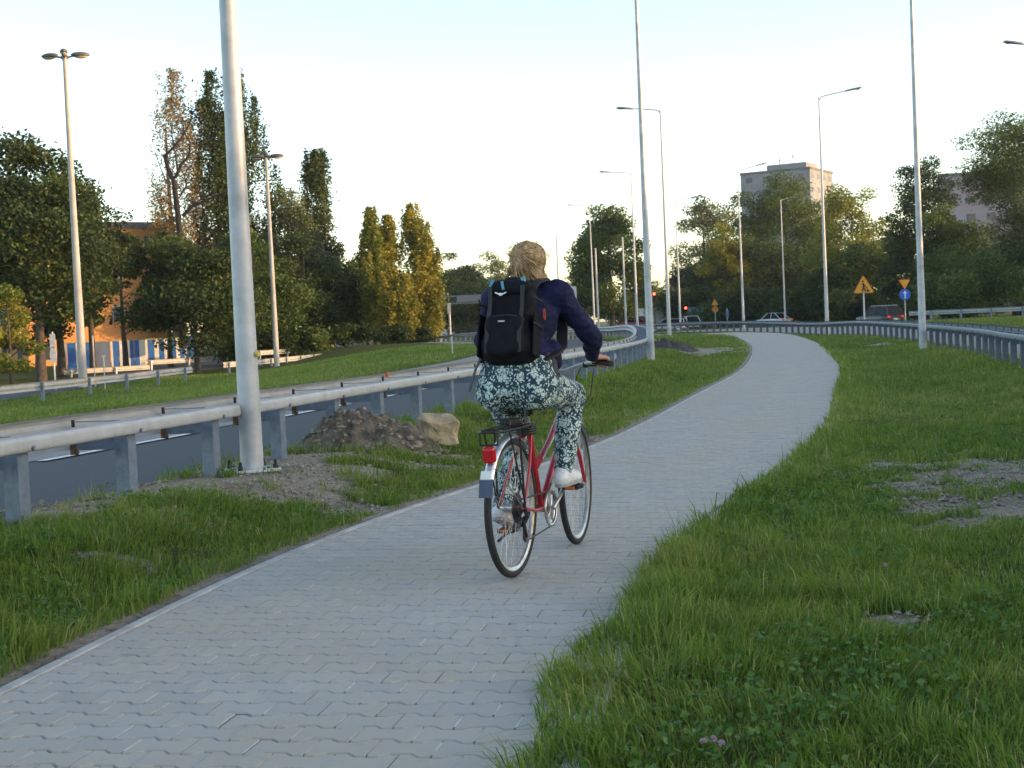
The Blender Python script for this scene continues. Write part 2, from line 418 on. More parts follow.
# top: strips between the two long sides
for i in range(5):
    q.append(np.c_[base_+i, base_+i+1, base_+10-i, base_+11-i])
F = np.concatenate(q)
pm, t, b = newmat('concrete_pavers')
g = t.new('ShaderNodeNewGeometry'); v = t.obj()
n1 = t.noise(.9, 5, .6, v); n2 = t.noise(240, 3, .7, v); n3 = t.noise(9, 5, .6, v)
c = t.ramp(g.outputs['Random Per Island'], [(0, (.385, .360, .325)), (.45, (.42, .395, .355)), (.8, (.44, .412, .365)), (1, (.47, .435, .375))])
c = t.mix(t.ramp(n1, [(.40, (0, 0, 0)), (.62, (.9, .9, .9))]), c, (.43, .375, .295))
c = t.mix(t.ramp(n3, [(.58, (0, 0, 0)), (.8, (.5, .5, .5))]), c, (.20, .205, .20))
c = t.mix(t.math('MULTIPLY', n2, .5), c, (.31, .31, .304))
n5 = t.noise(2.3, 6, .7, v); c = t.mix(t.ramp(n5, [(.63, (0, 0, 0)), (.74, (.7, .7, .7))]), c, (.22, .205, .18))
t.link(c, b.inputs['Base Color']); b.inputs['Roughness'].default_value = .8
t.link(t.bump(n2, .35, .004), b.inputs['Normal'])
path = mesh_np('bike_path', V, F, None, pm); props(path, kind='structure')
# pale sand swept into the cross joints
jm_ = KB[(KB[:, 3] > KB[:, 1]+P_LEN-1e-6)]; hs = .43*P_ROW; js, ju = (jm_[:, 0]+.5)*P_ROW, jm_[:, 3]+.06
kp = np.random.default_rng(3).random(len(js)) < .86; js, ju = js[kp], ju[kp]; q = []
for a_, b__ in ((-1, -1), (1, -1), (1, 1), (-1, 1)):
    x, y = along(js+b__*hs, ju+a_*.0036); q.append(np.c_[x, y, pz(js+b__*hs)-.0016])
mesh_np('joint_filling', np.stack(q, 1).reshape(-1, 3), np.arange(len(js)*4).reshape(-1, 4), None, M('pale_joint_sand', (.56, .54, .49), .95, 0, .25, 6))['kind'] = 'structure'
# joint sand under the blocks
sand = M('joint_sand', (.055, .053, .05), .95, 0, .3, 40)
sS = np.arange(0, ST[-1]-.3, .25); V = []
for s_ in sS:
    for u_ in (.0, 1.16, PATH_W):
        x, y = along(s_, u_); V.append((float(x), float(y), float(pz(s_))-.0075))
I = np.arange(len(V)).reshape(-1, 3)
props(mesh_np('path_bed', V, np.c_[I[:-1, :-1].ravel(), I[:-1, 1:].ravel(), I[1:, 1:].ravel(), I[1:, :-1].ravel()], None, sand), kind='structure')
kerb_m = M('kerb_concrete', (.44, .435, .42), .85, 0, .16, 5, .25, 120)
kb = MB()
for u_ in (.028, PATH_W-.028):
    s_ = 0.0
    while s_ < ST[-1]-1.2:
        for h0, h1 in ((s_+.003, s_+.5), (s_+.5, s_+.997)):
            P = []
            for s2 in (h0, h1):
                for (du, dz) in ((-.027, -.12), (-.027, .032), (-.022, .037), (.022, .037), (.027, .032), (.027, -.12)):
                    x, y = along(s2, u_+du); P.append((float(x), float(y), float(pz(s2))+dz-.03))
            kb.add(P, [(i, i+1, 6+i+1, 6+i) for i in range(5)]+[(0, 1, 2, 3, 4, 5)[::-1], (6, 7, 8, 9, 10, 11)])
        s_ += 1.0
props(kb.build('path_kerb', kerb_m), kind='structure')
# ---------------------------------------------------------------- buildings
def facade_mat(name, wall, win, sx, sz, rough=.85):
    return M(name, wall, rough, 0, .08, 1.5)
def building(name, loc, rz, wx, wy, h, wallm, storeys, bays_x, bays_y, label, cat='building', roofbox=None, win_m=None, sill=.45, ww=.5, group=None):
    root = thing(name, loc, label, cat, group, rz)
    m = MB(); m.box((0, 0, h/2), (wx, wy, h)); m.build('wall', wallm, root)
    p = MB(); p.box((0, 0, h+.25), (wx+.3, wy+.3, .5)); p.build('roof_edge', roof_m, root)
    sh = h/storeys
    for face in range(4):
        n = bays_x if face % 2 == 0 else bays_y; L = wx if face % 2 == 0 else wy; D = (wy if face % 2 == 0 else wx)/2
        if face in (1, 2) and face == 2: continue
        Mr = Matrix.Rotation([0, R(90), R(180), R(270)][face], 3, 'Z')
        if face not in (0, 1, 3): continue
        pw = L/n
        for k in range(storeys):
            for j in range(n):
                cx = -L/2+pw*(j+.5); cz = sh*(k+.55)
                if wins_max[0] <= 0: continue
                wins_max[0] -= 1
                fr = MB(); fr.box(Mr @ Vector((cx, -D-.02, cz)), (pw*ww+.16, .08, sh*sill+.16), M=None, rz=[0, R(90), R(180), R(270)][face]); f = fr.build('window', frame_m, root)
                gl = MB(); gl.box(Mr @ Vector((cx, -D-.05, cz)), (pw*ww, .06, sh*sill), rz=[0, R(90), R(180), R(270)][face]); gl.build('pane', win_m or glass_dark, f)
    if roofbox:
        for (x, y, a, b_, hh) in roofbox:
            q = MB(); q.box((x, y, h+.5+hh/2), (a, b_, hh)); q.build('roof_house', wallm, root)
    return root
roof_m = M('roof_felt', (.16, .16, .17), .9, 0, .2, 2)
frame_m = M('window_frame', (.34, .34, .34), .6, 0, .1, 6)
panel_grey = M('grey_panel_wall', (.235, .255, .29), .9, 0, .10, .35)
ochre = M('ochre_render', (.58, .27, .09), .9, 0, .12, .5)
pinkish = M('pale_render', (.42, .38, .40), .9, 0, .15, .2)
win_m = M('window_glass', (.06, .07, .085), .15, 0, .2, .4)
tower_win = M('dull_window_glass', (.11, .12, .14), .4, 0, .2, .4)
wins_max = [96]
Yt = 326
pc = at(808, 315, Yt)
rzT = R(-19)
bT = building('tower_block', (pc.x-1.4, pc.y+11.2, -.3), R(-30), 16.4, 16.5, 33.4, panel_grey, 11, 4, 4, 'grey panel tower block with rooftop lift house rising behind the right-hand trees', 'apartment block', [(1.0, 1, 9.4, 8, 1.7)], tower_win, .42, .40)
for dx, hh in ((-1.6, 3.6), (1.6, 4.2)):
    mm = MB(); mm.tube([(dx, 0, 34), (dx, 0, 34+hh)], .09, 5); mm.tube([(dx-.6, 0, 33.2+hh), (dx+.6, 0, 33.2+hh)], .06, 4); mm.build('antenna', dark_steel, bT)
wins_max = [70]
p = at(128, 343, 116)
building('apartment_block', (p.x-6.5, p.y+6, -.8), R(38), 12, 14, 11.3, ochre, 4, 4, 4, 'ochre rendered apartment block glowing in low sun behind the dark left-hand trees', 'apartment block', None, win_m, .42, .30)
wins_max = [60]
p = at(4, 330, 128)
building('apartment_block', (p.x-9, p.y+5, -.8), R(20), 18, 12, 9.5, pinkish, 3, 5, 3, 'pale low apartment block half hidden behind the trees at the far left edge', 'apartment block', None, win_m, .42, .4)
wins_max = [60]
p = at(985, 300, 260)
bR = building('apartment_block', (p.x+3, p.y+6, -.3), R(-14), 17, 14, 24.6, M('patchwork_render', (.22, .27, .36), .9, 0, .25, .12, dark=(.30, .17, .15)), 8, 5, 4, 'apartment block painted in blue and pink patches glimpsed above the dark right-hand trees', 'apartment block', None, win_m, .42, .45)

# ---------------------------------------------------------------- trees
bark = M('bark', (.085, .070, .055), .95, 0, .35, 6, .6, 18)
bark_grey = M('grey_bark', (.16, .14, .125), .95, 0, .3, 6, .5, 18)
LEAF = {
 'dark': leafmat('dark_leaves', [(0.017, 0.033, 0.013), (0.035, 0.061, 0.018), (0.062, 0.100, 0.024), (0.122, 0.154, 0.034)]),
 'mid': leafmat('mid_green_leaves', [(0.028, 0.053, 0.015), (0.055, 0.098, 0.021), (0.096, 0.149, 0.030), (0.174, 0.209, 0.043)]),
 'grey': leafmat('grey_green_leaves', [(0.059, 0.080, 0.040), (0.096, 0.130, 0.055), (0.148, 0.181, 0.076), (0.209, 0.236, 0.091)]),
 'gold': leafmat('golden_leaves', [(0.075, 0.107, 0.019), (0.176, 0.196, 0.027), (0.301, 0.266, 0.036), (0.426, 0.355, 0.049)]),
 'rust': leafmat('rusty_leaves', [(0.107, 0.089, 0.043), (0.200, 0.148, 0.061), (0.301, 0.208, 0.086), (0.376, 0.282, 0.122)]),
 'yell': leafmat('yellow_green_leaves', [(0.078, 0.112, 0.021), (0.157, 0.200, 0.030), (0.260, 0.271, 0.043), (0.418, 0.344, 0.061)]),
}
def leaf_cloud(P, size, tone, flat=.35, r=None):
    """bent four-cornered leaves at points P"""
    r = r or rng; n = len(P)
    d = r.normal(size=(n, 3)); d[:, 2] *= 1-flat; d /= np.linalg.norm(d, axis=1)[:, None]+1e-9
    e = np.cross(d, r.normal(size=(n, 3))); e /= np.linalg.norm(e, axis=1)[:, None]+1e-9
    nn = np.cross(d, e); s = (size*r.uniform(.6, 1.35, n))[:, None] if np.isscalar(size) else (size*r.uniform(.6, 1.35, n))[:, None]
    V = np.stack([P-d*s*.5, P+e*s*.30+nn*s*.08, P+d*s*.5, P-e*s*.30+nn*s*.08], 1).reshape(-1, 3)
    F = np.arange(4*n).reshape(-1, 4)
    return V, F, np.repeat(tone, 4)
def crown_obj(name, P, size, tone, mat, parent):
    V, F, T = leaf_cloud(P, size, tone)
    o = mesh_np(name, V, F, None, mat, parent)
    a = o.data.attributes.new('tone', 'FLOAT', 'POINT'); a.data.foreach_set('value', T.astype(np.float32)); return o
def limbs(h, w, base, k, r0, lean=(0, 0), up=.5):
    m = MB(); top = Vector((lean[0], lean[1], h*.82)); tr = []
    for i in range(7):
        t_ = i/6; tr.append(Vector((lean[0]*t_+random.gauss(0, .05)*h*.05, lean[1]*t_+random.gauss(0, .05)*h*.05, h*.82*t_)))
    m.tube([tr[0]-Vector((0, 0, .3))]+tr[1:], [r0*1.25]+[r0*(1-.82*i/6) for i in range(1, 7)], 9)
    ends = []
    for i in range(k):
        t_ = random.uniform(base, .95); a = random.uniform(0, 6.283); i0 = min(5, int(t_*6)); p0 = tr[i0].lerp(tr[i0+1], t_*6-i0)
        L = w*.5*random.uniform(.5, .95)*math.sqrt(max(.1, 1-abs(t_-.5)*1.1))
        p1 = p0+Vector((math.cos(a)*L*.5, math.sin(a)*L*.5, L*up*.6)); p2 = p0+Vector((math.cos(a)*L, math.sin(a)*L, L*up*random.uniform(.7, 1.4)))
        rr = r0*(1-.8*t_)*.5; m.tube([p0, p1, p2], [rr, rr*.6, rr*.2], 6); ends.append(p2)
        p3 = p1+Vector((random.gauss(0, .3)*L, random.gauss(0, .3)*L, L*.4)); m.tube([p1, p3], [rr*.5, rr*.12], 5)
    return m, ends
def broad(loc, h, w, leaf, label, name='broadleaf_tree', n=9000, size=.3, base=.12, clumps=42, gap=.0, group=None, seed=0, barkm=None, squash=1.0):
    random.seed(seed+11); r = np.random.default_rng(seed+5)
    root = thing(name, loc, label, 'tree', group); w *= 1.04; n = int(n*2.1); size *= .86
    m, ends = limbs(h, w, .25, 9, max(.1, h*.022)); m.build('trunk', barkm or bark, root)
    C = []
    zc = h*(base+1)/2; rz_ = h*(1-base)/2
    for i in range(clumps):
        u = r.normal(size=3); u /= np.linalg.norm(u); q = r.uniform(.35, 1)**.5
        q *= .82+.34*float(vnoise(u[0]*1.4+seed, u[1]*1.4+u[2]*1.7, 1.0, seed % 97)); z = zc+u[2]*rz_*q*.92; f = 1-.25*max(0, u[2])
        C.append((u[0]*w/2*q*.80*f, u[1]*w/2*q*.80*f*squash, z, r.uniform(.12, .22)*w*(1-.3*abs(u[2])), r.random()))
    C = np.array(C); pick = r.choice(len(C), n, p=C[:, 3]**2/np.sum(C[:, 3]**2)); c = C[pick]
    d = r.normal(size=(n, 3)); d /= np.linalg.norm(d, axis=1)[:, None]; rad = c[:, 3:4]*r.uniform(.25, 1.12, (n, 1))**.6
    P = c[:, :3]+d*rad*np.array([1.1, 1.1, .75])
    P += (r.random((n, 1)) < .08)*r.normal(0, .03*w, (n, 3))
    P[:, :2] *= (w/2)/np.percentile(np.abs(P[:, 0]), 97.5); P[:, 2] *= h/np.percentile(P[:, 2], 99.8)
    keep = P[:, 2] > h*base*.5
    crown_obj('crown', P[keep], size, np.clip(c[keep, 4]+r.normal(0, .08, keep.sum()), 0, 1), LEAF[leaf], root)
    return root
def poplar(loc, h, w, leaf, label, n=6000, size=.28, spires=3, base=.08, group=None, seed=0, sparse=0.0, barkm=None):
    """a columnar crown of steep branches, each a streak of leaves"""
    random.seed(seed+3); r = np.random.default_rng(seed+9); w *= 1.22; n = int(n*2.9); size *= .85
    root = thing('poplar_tree', loc, label, 'tree', group)
    m, _ = limbs(h, w*.5, .2, 10, max(.1, h*.016), up=2.2); m.build('trunk', barkm or bark, root)
    nb_ = 110; P = []; T = []
    sp = [(r.uniform(-.24, .24)*w, r.uniform(-.24, .24)*w, h*(1 if i == 0 else r.uniform(.78, .95))) for i in range(spires)]
    for i in range(nb_):
        sx, sy, sh_ = sp[i % spires]; z0 = sh_*r.uniform(base, .92); L = min(sh_*r.uniform(.10, .24), sh_-z0); a = r.uniform(0, 6.28)
        prof = math.sin(math.pi*min(1, .15+.80*(z0/sh_)**.75))**.6
        R0 = w*.44*prof*r.uniform(.5, 1.1)*(1-.72*float(ss(.66, 1, z0/sh_))); k = n//nb_; t_ = r.uniform(0, 1, k)
        rr = R0*(.62+.5*t_-.35*t_*t_)
        x = sx+np.cos(a)*rr; y = sy+np.sin(a)*rr; z = z0+L*t_
        s_ = w*.08*(1.2-t_)
        P.append(np.c_[x+r.normal(0, 1, k)*s_, y+r.normal(0, 1, k)*s_, z+r.normal(0, 1, k)*s_*1.4]); T.append(np.full(k, r.random()))
    P = np.vstack(P); T = np.concatenate(T)
    P[:, :2] *= (w/1.22*1.28/2)/np.percentile(np.abs(P[:, 0]), 96.5); P[:, 2] *= h/np.percentile(P[:, 2], 99.8); kp = r.random(len(P)) > sparse
    crown_obj('crown', P[kp], size, np.clip(T[kp]+r.normal(0, .08, kp.sum()), 0, 1), LEAF[leaf], root); return root
def shrub(loc, h, w, leaf, label, n=2500, size=.22, group=None, seed=0, squash=.7):
    random.seed(seed); r = np.random.default_rng(seed+77)
    root = thing('shrub', loc, label, 'shrub', group)
    m = MB()
    for i in range(5):
        a = random.uniform(0, 6.28); m.tube([(0, 0, -.1), (math.cos(a)*w*.2, math.sin(a)*w*.15, h*.7)], [.04, .012], 5)
    m.build('stem', bark, root)
    C = np.c_[r.uniform(-.4, .4, 16)*w, r.uniform(-.4, .4, 16)*w*squash, r.uniform(.2, .75, 16)*h, r.uniform(.16, .28, 16)*h, r.random(16)]
    c = C[r.integers(0, 16, n)]; d = r.normal(size=(n, 3)); d /= np.linalg.norm(d, axis=1)[:, None]
    P = c[:, :3]+d*c[:, 3:4]*r.uniform(.3, 1.1, (n, 1))*np.array([1.5, 1.2, 1]); P[:, 2] = np.maximum(P[:, 2], .03)
    crown_obj('foliage', P, size, np.clip(c[:, 4]+r.normal(0, .1, n), 0, 1), LEAF[leaf], root); return root
def spot(px, py_top, Y, base_px=None):
    """ground point under a photo column at depth Y, and the height that reaches the photo row py_top"""
    p = at(px, py_top, Y); z = land1(p.x, Y); return (p.x, Y, z-.05), p.z-z
def B(px, top, wpx, Y, leaf, label, **k):
    loc, h = spot(px, top, Y); wd = wpx*Y/FPX; return broad(loc, h, wd, leaf, label, seed=int(px*7+top)+2000, **k)
def Pp(px, top, wpx, Y, leaf, label, **k):
    loc, h = spot(px, top, Y); wd = wpx*Y/FPX; return poplar(loc, h, wd, leaf, label, seed=int(px*7+top)+2000, **k)
LW = 'trees beyond the left-hand road'
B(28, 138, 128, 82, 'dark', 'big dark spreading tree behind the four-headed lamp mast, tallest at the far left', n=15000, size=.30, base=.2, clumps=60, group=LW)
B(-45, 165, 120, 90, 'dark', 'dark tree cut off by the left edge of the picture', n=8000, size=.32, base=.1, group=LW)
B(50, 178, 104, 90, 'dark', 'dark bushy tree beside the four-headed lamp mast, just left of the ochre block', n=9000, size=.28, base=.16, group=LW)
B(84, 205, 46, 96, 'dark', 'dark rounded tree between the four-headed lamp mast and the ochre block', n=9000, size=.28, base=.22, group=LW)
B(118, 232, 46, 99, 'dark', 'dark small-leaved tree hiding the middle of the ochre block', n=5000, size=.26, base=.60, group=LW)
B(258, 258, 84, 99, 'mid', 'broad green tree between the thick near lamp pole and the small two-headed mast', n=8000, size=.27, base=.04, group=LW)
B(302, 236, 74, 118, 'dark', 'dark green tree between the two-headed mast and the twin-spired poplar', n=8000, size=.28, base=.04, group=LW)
shr = spot(6, 285, 72); broad(shr[0], shr[1], 3.0, 'yell', 'low yellow-green tree catching the sun at the left edge', n=3500, size=.24, base=.1, clumps=18, seed=4, group=LW)
B(164, 232, 46, 100, 'dark', 'small dark tree standing right in front of the ochre block', n=5000, size=.28, base=.30, group=LW)
Pp(163, 72, 58, 118, 'rust', 'thin half-bare poplar with rusty pinkish leaves, left of the bare black tree', n=6500, size=.24, spires=3, sparse=.08, barkm=bark_grey, group=LW)
B(172, 215, 66, 120, 'rust', 'rust-coloured bushy tree at the foot of the half-bare poplar', n=5200, size=.28, base=.05, group=LW)
B(190, 236, 118, 86, 'dark', 'leafy dark green tree at the end of the far-left guardrail', n=12000, size=.27, base=.14, clumps=46, group=LW)
Pp(211, 74, 42, 119, 'dark', 'tall dark poplar just left of the thick near lamp pole', n=8500, size=.28, spires=2, group=LW)
Pp(238, 70, 50, 121, 'dark', 'tall dark poplar standing behind the thick near lamp pole', n=9000, size=.28, spires=3, group=LW)
B(232, 232, 80, 97, 'mid', 'green tree filling the space behind the thick near lamp pole', n=8000, size=.28, base=.06, group=LW)
Pp(250, 215, 24, 117, 'gold', 'narrow golden poplar just right of the thick near lamp pole', n=2600, size=.26, spires=1, group=LW)
B(285, 190, 86, 122, 'grey', 'grey-green feathery tree right of the small two-headed lamp mast', n=11000, size=.26, base=.04, clumps=55, group=LW)
Pp(272, 172, 30, 140, 'grey', 'thin pale feathery poplar behind the grey-green tree', n=3000, size=.26, spires=3, sparse=.4, group=LW)
Pp(321, 150, 44, 124, 'dark', 'tall dark poplar with twin spires standing alone against the sky', n=9000, size=.28, spires=2, group=LW)
B(325, 262, 90, 122, 'mid', 'rounded green tree below the twin-spired dark poplar', n=9000, size=.28, base=.04, group=LW)
B(364, 250, 56, 126, 'mid', 'rounded dull green tree left of the golden poplars', n=7000, size=.28, base=.04, group=LW)
Pp(370, 207, 19, 118, 'yell', 'slim yellow-green poplar, leftmost of the golden group', n=4200, size=.27, spires=1, group=LW)
Pp(386, 216, 24, 120, 'gold', 'golden poplar, second from the left in the golden group', n=5200, size=.27, spires=2, group=LW)
Pp(413, 204, 34, 120, 'gold', 'tallest golden poplar, left of the overhead road gantry', n=8000, size=.27, spires=3, group=LW)
Pp(398, 262, 30, 116, 'gold', 'short bushy golden poplar in front of the gap in the golden group', n=4500, size=.27, spires=2, group=LW)
Pp(431, 255, 22, 122, 'yell', 'short yellow-green poplar at the right end of the golden group', n=4500, size=.27, spires=2, group=LW)
B(455, 254, 52, 215, 'mid', 'rounded green tree behind the overhead road gantry', n=7000, size=.42, base=.02, group=LW)
B(490, 252, 46, 250, 'grey', 'open feathery tree left of the cyclist\'s head', n=4200, size=.42, base=.1, clumps=44, group=LW)
B(466, 268, 78, 210, 'dark', 'dark green tree filling the gap beneath the gantry girder', n=8000, size=.40, base=.0, group=LW)
B(478, 286, 70, 235, 'dark', 'dark tree under the gantry beam left of the cyclist\'s backpack', n=6000, size=.45, base=.0, group=LW)
B(530, 284, 70, 260, 'mid', 'distant tree hidden behind the cyclist', n=4000, size=.5, base=.0, group=LW)
for px, top, wpx, Y, lab in ((232, 318, 50, 98, 'dark shrub behind the thick near lamp pole'), (270, 321, 46, 96, 'leftmost dark shrub right of the thick near lamp pole'), (305, 322, 44, 97, 'dark shrub below the rounded green tree, sunlit along its right edge'), (345, 320, 56, 104, 'dark shrub left of the golden poplars'), (385, 322, 50, 110, 'dark shrub at the foot of the golden poplars'), (418, 326, 34, 116, 'rightmost dark shrub of the row, beside the gantry post')):
    loc, h = spot(px, top, Y); shrub(loc, h, wpx*Y/FPX, 'dark' if px != 305 else 'mid', lab, group='row of dark shrubs', seed=px, n=3200)
# middle and right-hand wood
MW = 'trees behind the junction'
B(607, 206, 68, 165, 'mid', 'large full green tree right of the cyclist\'s head', n=13000, size=.36, base=.02, clumps=60, group=MW)
B(583, 270, 40, 175, 'dark', 'dark lower tree left of the large full tree', n=4000, size=.38, base=.0, group=MW)
B(636, 262, 26, 190, 'yell', 'thin yellow-green tree at the right side of the large full tree', n=2200, size=.38, base=.0, group=MW)
for px, top, wpx, Y, lf, lab in ((652, 282, 40, 300, 'mid', 'far low tree above the white truck'), (672, 278, 36, 310, 'grey', 'far hazy tree between the lamp posts above the junction'), (630, 290, 46, 290, 'dark', 'far dark tree behind the red car')):
    B(px, top, wpx, Y, lf, lab, n=3500, size=.55, base=.0, group=MW)
B(702, 196, 56, 195, 'grey', 'open-crowned grey-green tree at the left end of the right-hand wood', n=6500, size=.38, base=.02, clumps=46, group=MW)
B(724, 224, 46, 186, 'gold', 'orange-tinted tree inside the left end of the right-hand wood', n=4500, size=.36, base=.05, group=MW)
B(738, 194, 76, 205, 'mid', 'yellowing tree left of the grey tower block', n=8000, size=.40, base=.02, group=MW)
B(784, 174, 80, 205, 'mid', 'tall yellow-green tree in front of the grey tower block', n=11000, size=.40, base=.02, clumps=55, group=MW)
B(752, 232, 98, 190, 'dark', 'dark green tree at the foot of the grey tower block, left', n=8000, size=.38, base=.0, group=MW)
B(802, 240, 90, 188, 'dark', 'dark green tree at the foot of the grey tower block, right', n=8000, size=.38, base=.0, group=MW)
B(702, 262, 70, 200, 'dark', 'dark undergrowth tree behind the distant red lights', n=7000, size=.4, base=.0, group=MW)
B(851, 187, 76, 172, 'yell', 'broad sunlit tree right of the grey tower block', n=12000, size=.34, base=.04, clumps=58, group=MW)
B(868, 240, 60, 165, 'mid', 'green tree below the broad sunlit tree, beside the gap of sky', n=8000, size=.34, base=.02, group=MW)
B(836, 262, 60, 165, 'dark', 'dark low tree under the broad sunlit tree', n=6000, size=.36, base=.0, group=MW)
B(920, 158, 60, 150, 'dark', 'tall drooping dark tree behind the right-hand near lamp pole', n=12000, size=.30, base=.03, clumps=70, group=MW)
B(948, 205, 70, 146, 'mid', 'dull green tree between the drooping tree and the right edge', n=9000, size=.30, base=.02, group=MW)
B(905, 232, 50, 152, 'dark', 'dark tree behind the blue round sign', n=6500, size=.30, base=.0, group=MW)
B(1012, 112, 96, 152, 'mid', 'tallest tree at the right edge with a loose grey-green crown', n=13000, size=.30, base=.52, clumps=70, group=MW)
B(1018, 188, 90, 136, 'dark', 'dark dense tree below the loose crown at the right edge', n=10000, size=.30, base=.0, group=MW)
B(965, 250, 90, 132, 'mid', 'bushy tree above the far guardrail on the right', n=9000, size=.28, base=.0, group=MW)
for px_, t_, Y_ in ((925, 286, 139), (900, 292, 144), (950, 288, 137)):
    loc, h = spot(px_, t_, Y_); shrub(loc, h, 46*Y_/FPX, 'dark', 'dark shrub at the foot of the right-hand wood behind the far guardrail', n=3000, size=.28, group='shrubs behind the far guardrail', seed=px_)
for i, (px, Y) in enumerate(((690, 186), (730, 180), (770, 178), (815, 172), (850, 160))):
    loc, h = spot(px, 288, Y); broad(loc, h, 70*Y/FPX, 'dark', 'dark undergrowth along the foot of the right-hand wood', 'broadleaf_tree', n=4500, size=.38, base=0, clumps=24, seed=i+300, group='undergrowth trees of the right-hand wood')
# the bare black tree beside the rusty poplar
random.seed(5); Yb = 106; p0 = at(183, 345, Yb); zb_ = land1(p0.x, Yb)
root = thing('bare_tree', (p0.x, Yb, zb_), 'bare black leafless tree in front of the half-bare rusty poplar', 'tree'); m = MB()
def px_limb(pts, r0, r1, twigs=0, dy=0):
    q = [at(x, y, Yb)-Vector((p0.x, Yb, zb_))+Vector((0, dy*i/len(pts), 0)) for i, (x, y) in enumerate(pts)]
    m.tube(q, [r0+(r1-r0)*i/(len(q)-1) for i in range(len(q))], 7)
    for i in range(twigs):
        k = random.randint(1, len(q)-1); a = q[k-1].lerp(q[k], random.random()); d = Vector((random.gauss(0, 1), random.gauss(0, 1), random.uniform(.1, 1))).normalized()*random.uniform(.5, 1.5)
        m.tube([a, a+d*.5+Vector((0, 0, .08)), a+d], [r1*.6+.01, r1*.4+.008, .008], 5)
        b_ = a+d*.55; m.tube([b_, b_+Vector((random.gauss(0, .35), random.gauss(0, .35), random.uniform(.1, .6)))], [.014, .006], 4)
px_limb([(183, 348), (183, 290), (182, 250), (178, 215), (174, 180)], .30, .19)
px_limb([(174, 182), (167, 166), (164, 156), (172, 148), (180, 138), (187, 126), (191, 116)], .17, .04, 12, .5)
px_limb([(175, 178), (182, 164), (190, 156), (191, 143), (185, 132), (184, 118)], .14, .03, 12, -.6)
px_limb([(183, 216), (192, 207), (206, 201), (222, 194), (234, 191)], .15, .04, 10, -.8)
px_limb([(180, 196), (186, 186), (183, 174), (188, 166)], .09, .03, 6, .8)
px_limb([(178, 172), (172, 140), (168, 122)], .07, .02, 8, 1)
m.build('trunk', M('black_bark', (.030, .025, .020), .95, 0, .3, 8, .4), root)
# the rest of the wood, right of the picture: it keeps the low sun off the path
RWD = 'trees right of the picture'
for i, (x, y, h) in enumerate(((58, -24, 11.4), (60, -14, 12), (61, -4, 11.6), (60, 6, 12), (62, 16, 12.2), (61, 26, 11.8), (62, 36, 12), (63, 46, 12.2), (64, 55, 12))):
    broad((x, y, -.15), h, 13, 'dark', 'dark tree of the row standing right of the picture', n=5000, size=.9, base=0, clumps=60, seed=i+500, group=RWD)
for i, (x, y, h) in enumerate(((85, 52, 13.4), (88, 64, 13.8), (90, 76, 13.4), (92, 88, 14), (95, 100, 14), (98, 112, 13.6), (100, 124, 14), (104, 136, 14.4), (108, 149, 14))):
    broad((x, y, -.15), h, 15, 'dark', 'dark tree of the far row right of the picture', n=4000, size=1.0, base=0, clumps=50, seed=i+600, group=RWD)
# ---------------------------------------------------------------- guardrails
def sweep(mb, P, prof, z0, smooth_=False):
    """profile (offset to the right, height) carried along a 2D line with ground heights z0"""
    N = normals(P); k = len(prof); V = []
    for i in range(len(P)):
        for u, h in prof: V.append((P[i, 0]+N[i, 0]*u, P[i, 1]+N[i, 1]*u, z0[i]+h))
    n = len(P); Fs = [(i*k+j, i*k+(j+1) % k, (i+1)*k+(j+1) % k, (i+1)*k+j) for i in range(n-1) for j in range(k)]
    mb.add(V, Fs, smooth_); mb.add(V[:k], [tuple(range(k))[::-1]]); mb.add(V[-k:], [tuple(range(k))])
def wprof(u0, zc, sg, hgt=.31, dep=.08, th=.006):
    """W-beam section: humps on the side sg"""
    a = [(0, -.5), (.75, -.40), (1, -.30), (.75, -.18), (.12, -.06), (.12, .06), (.75, .18), (1, .30), (.75, .40), (0, .5)]
    o = [(u0+sg*dep*p, zc+hgt*q) for p, q in a]; i = [(u-sg*th, z) for u, z in o]
    return o+i[::-1]
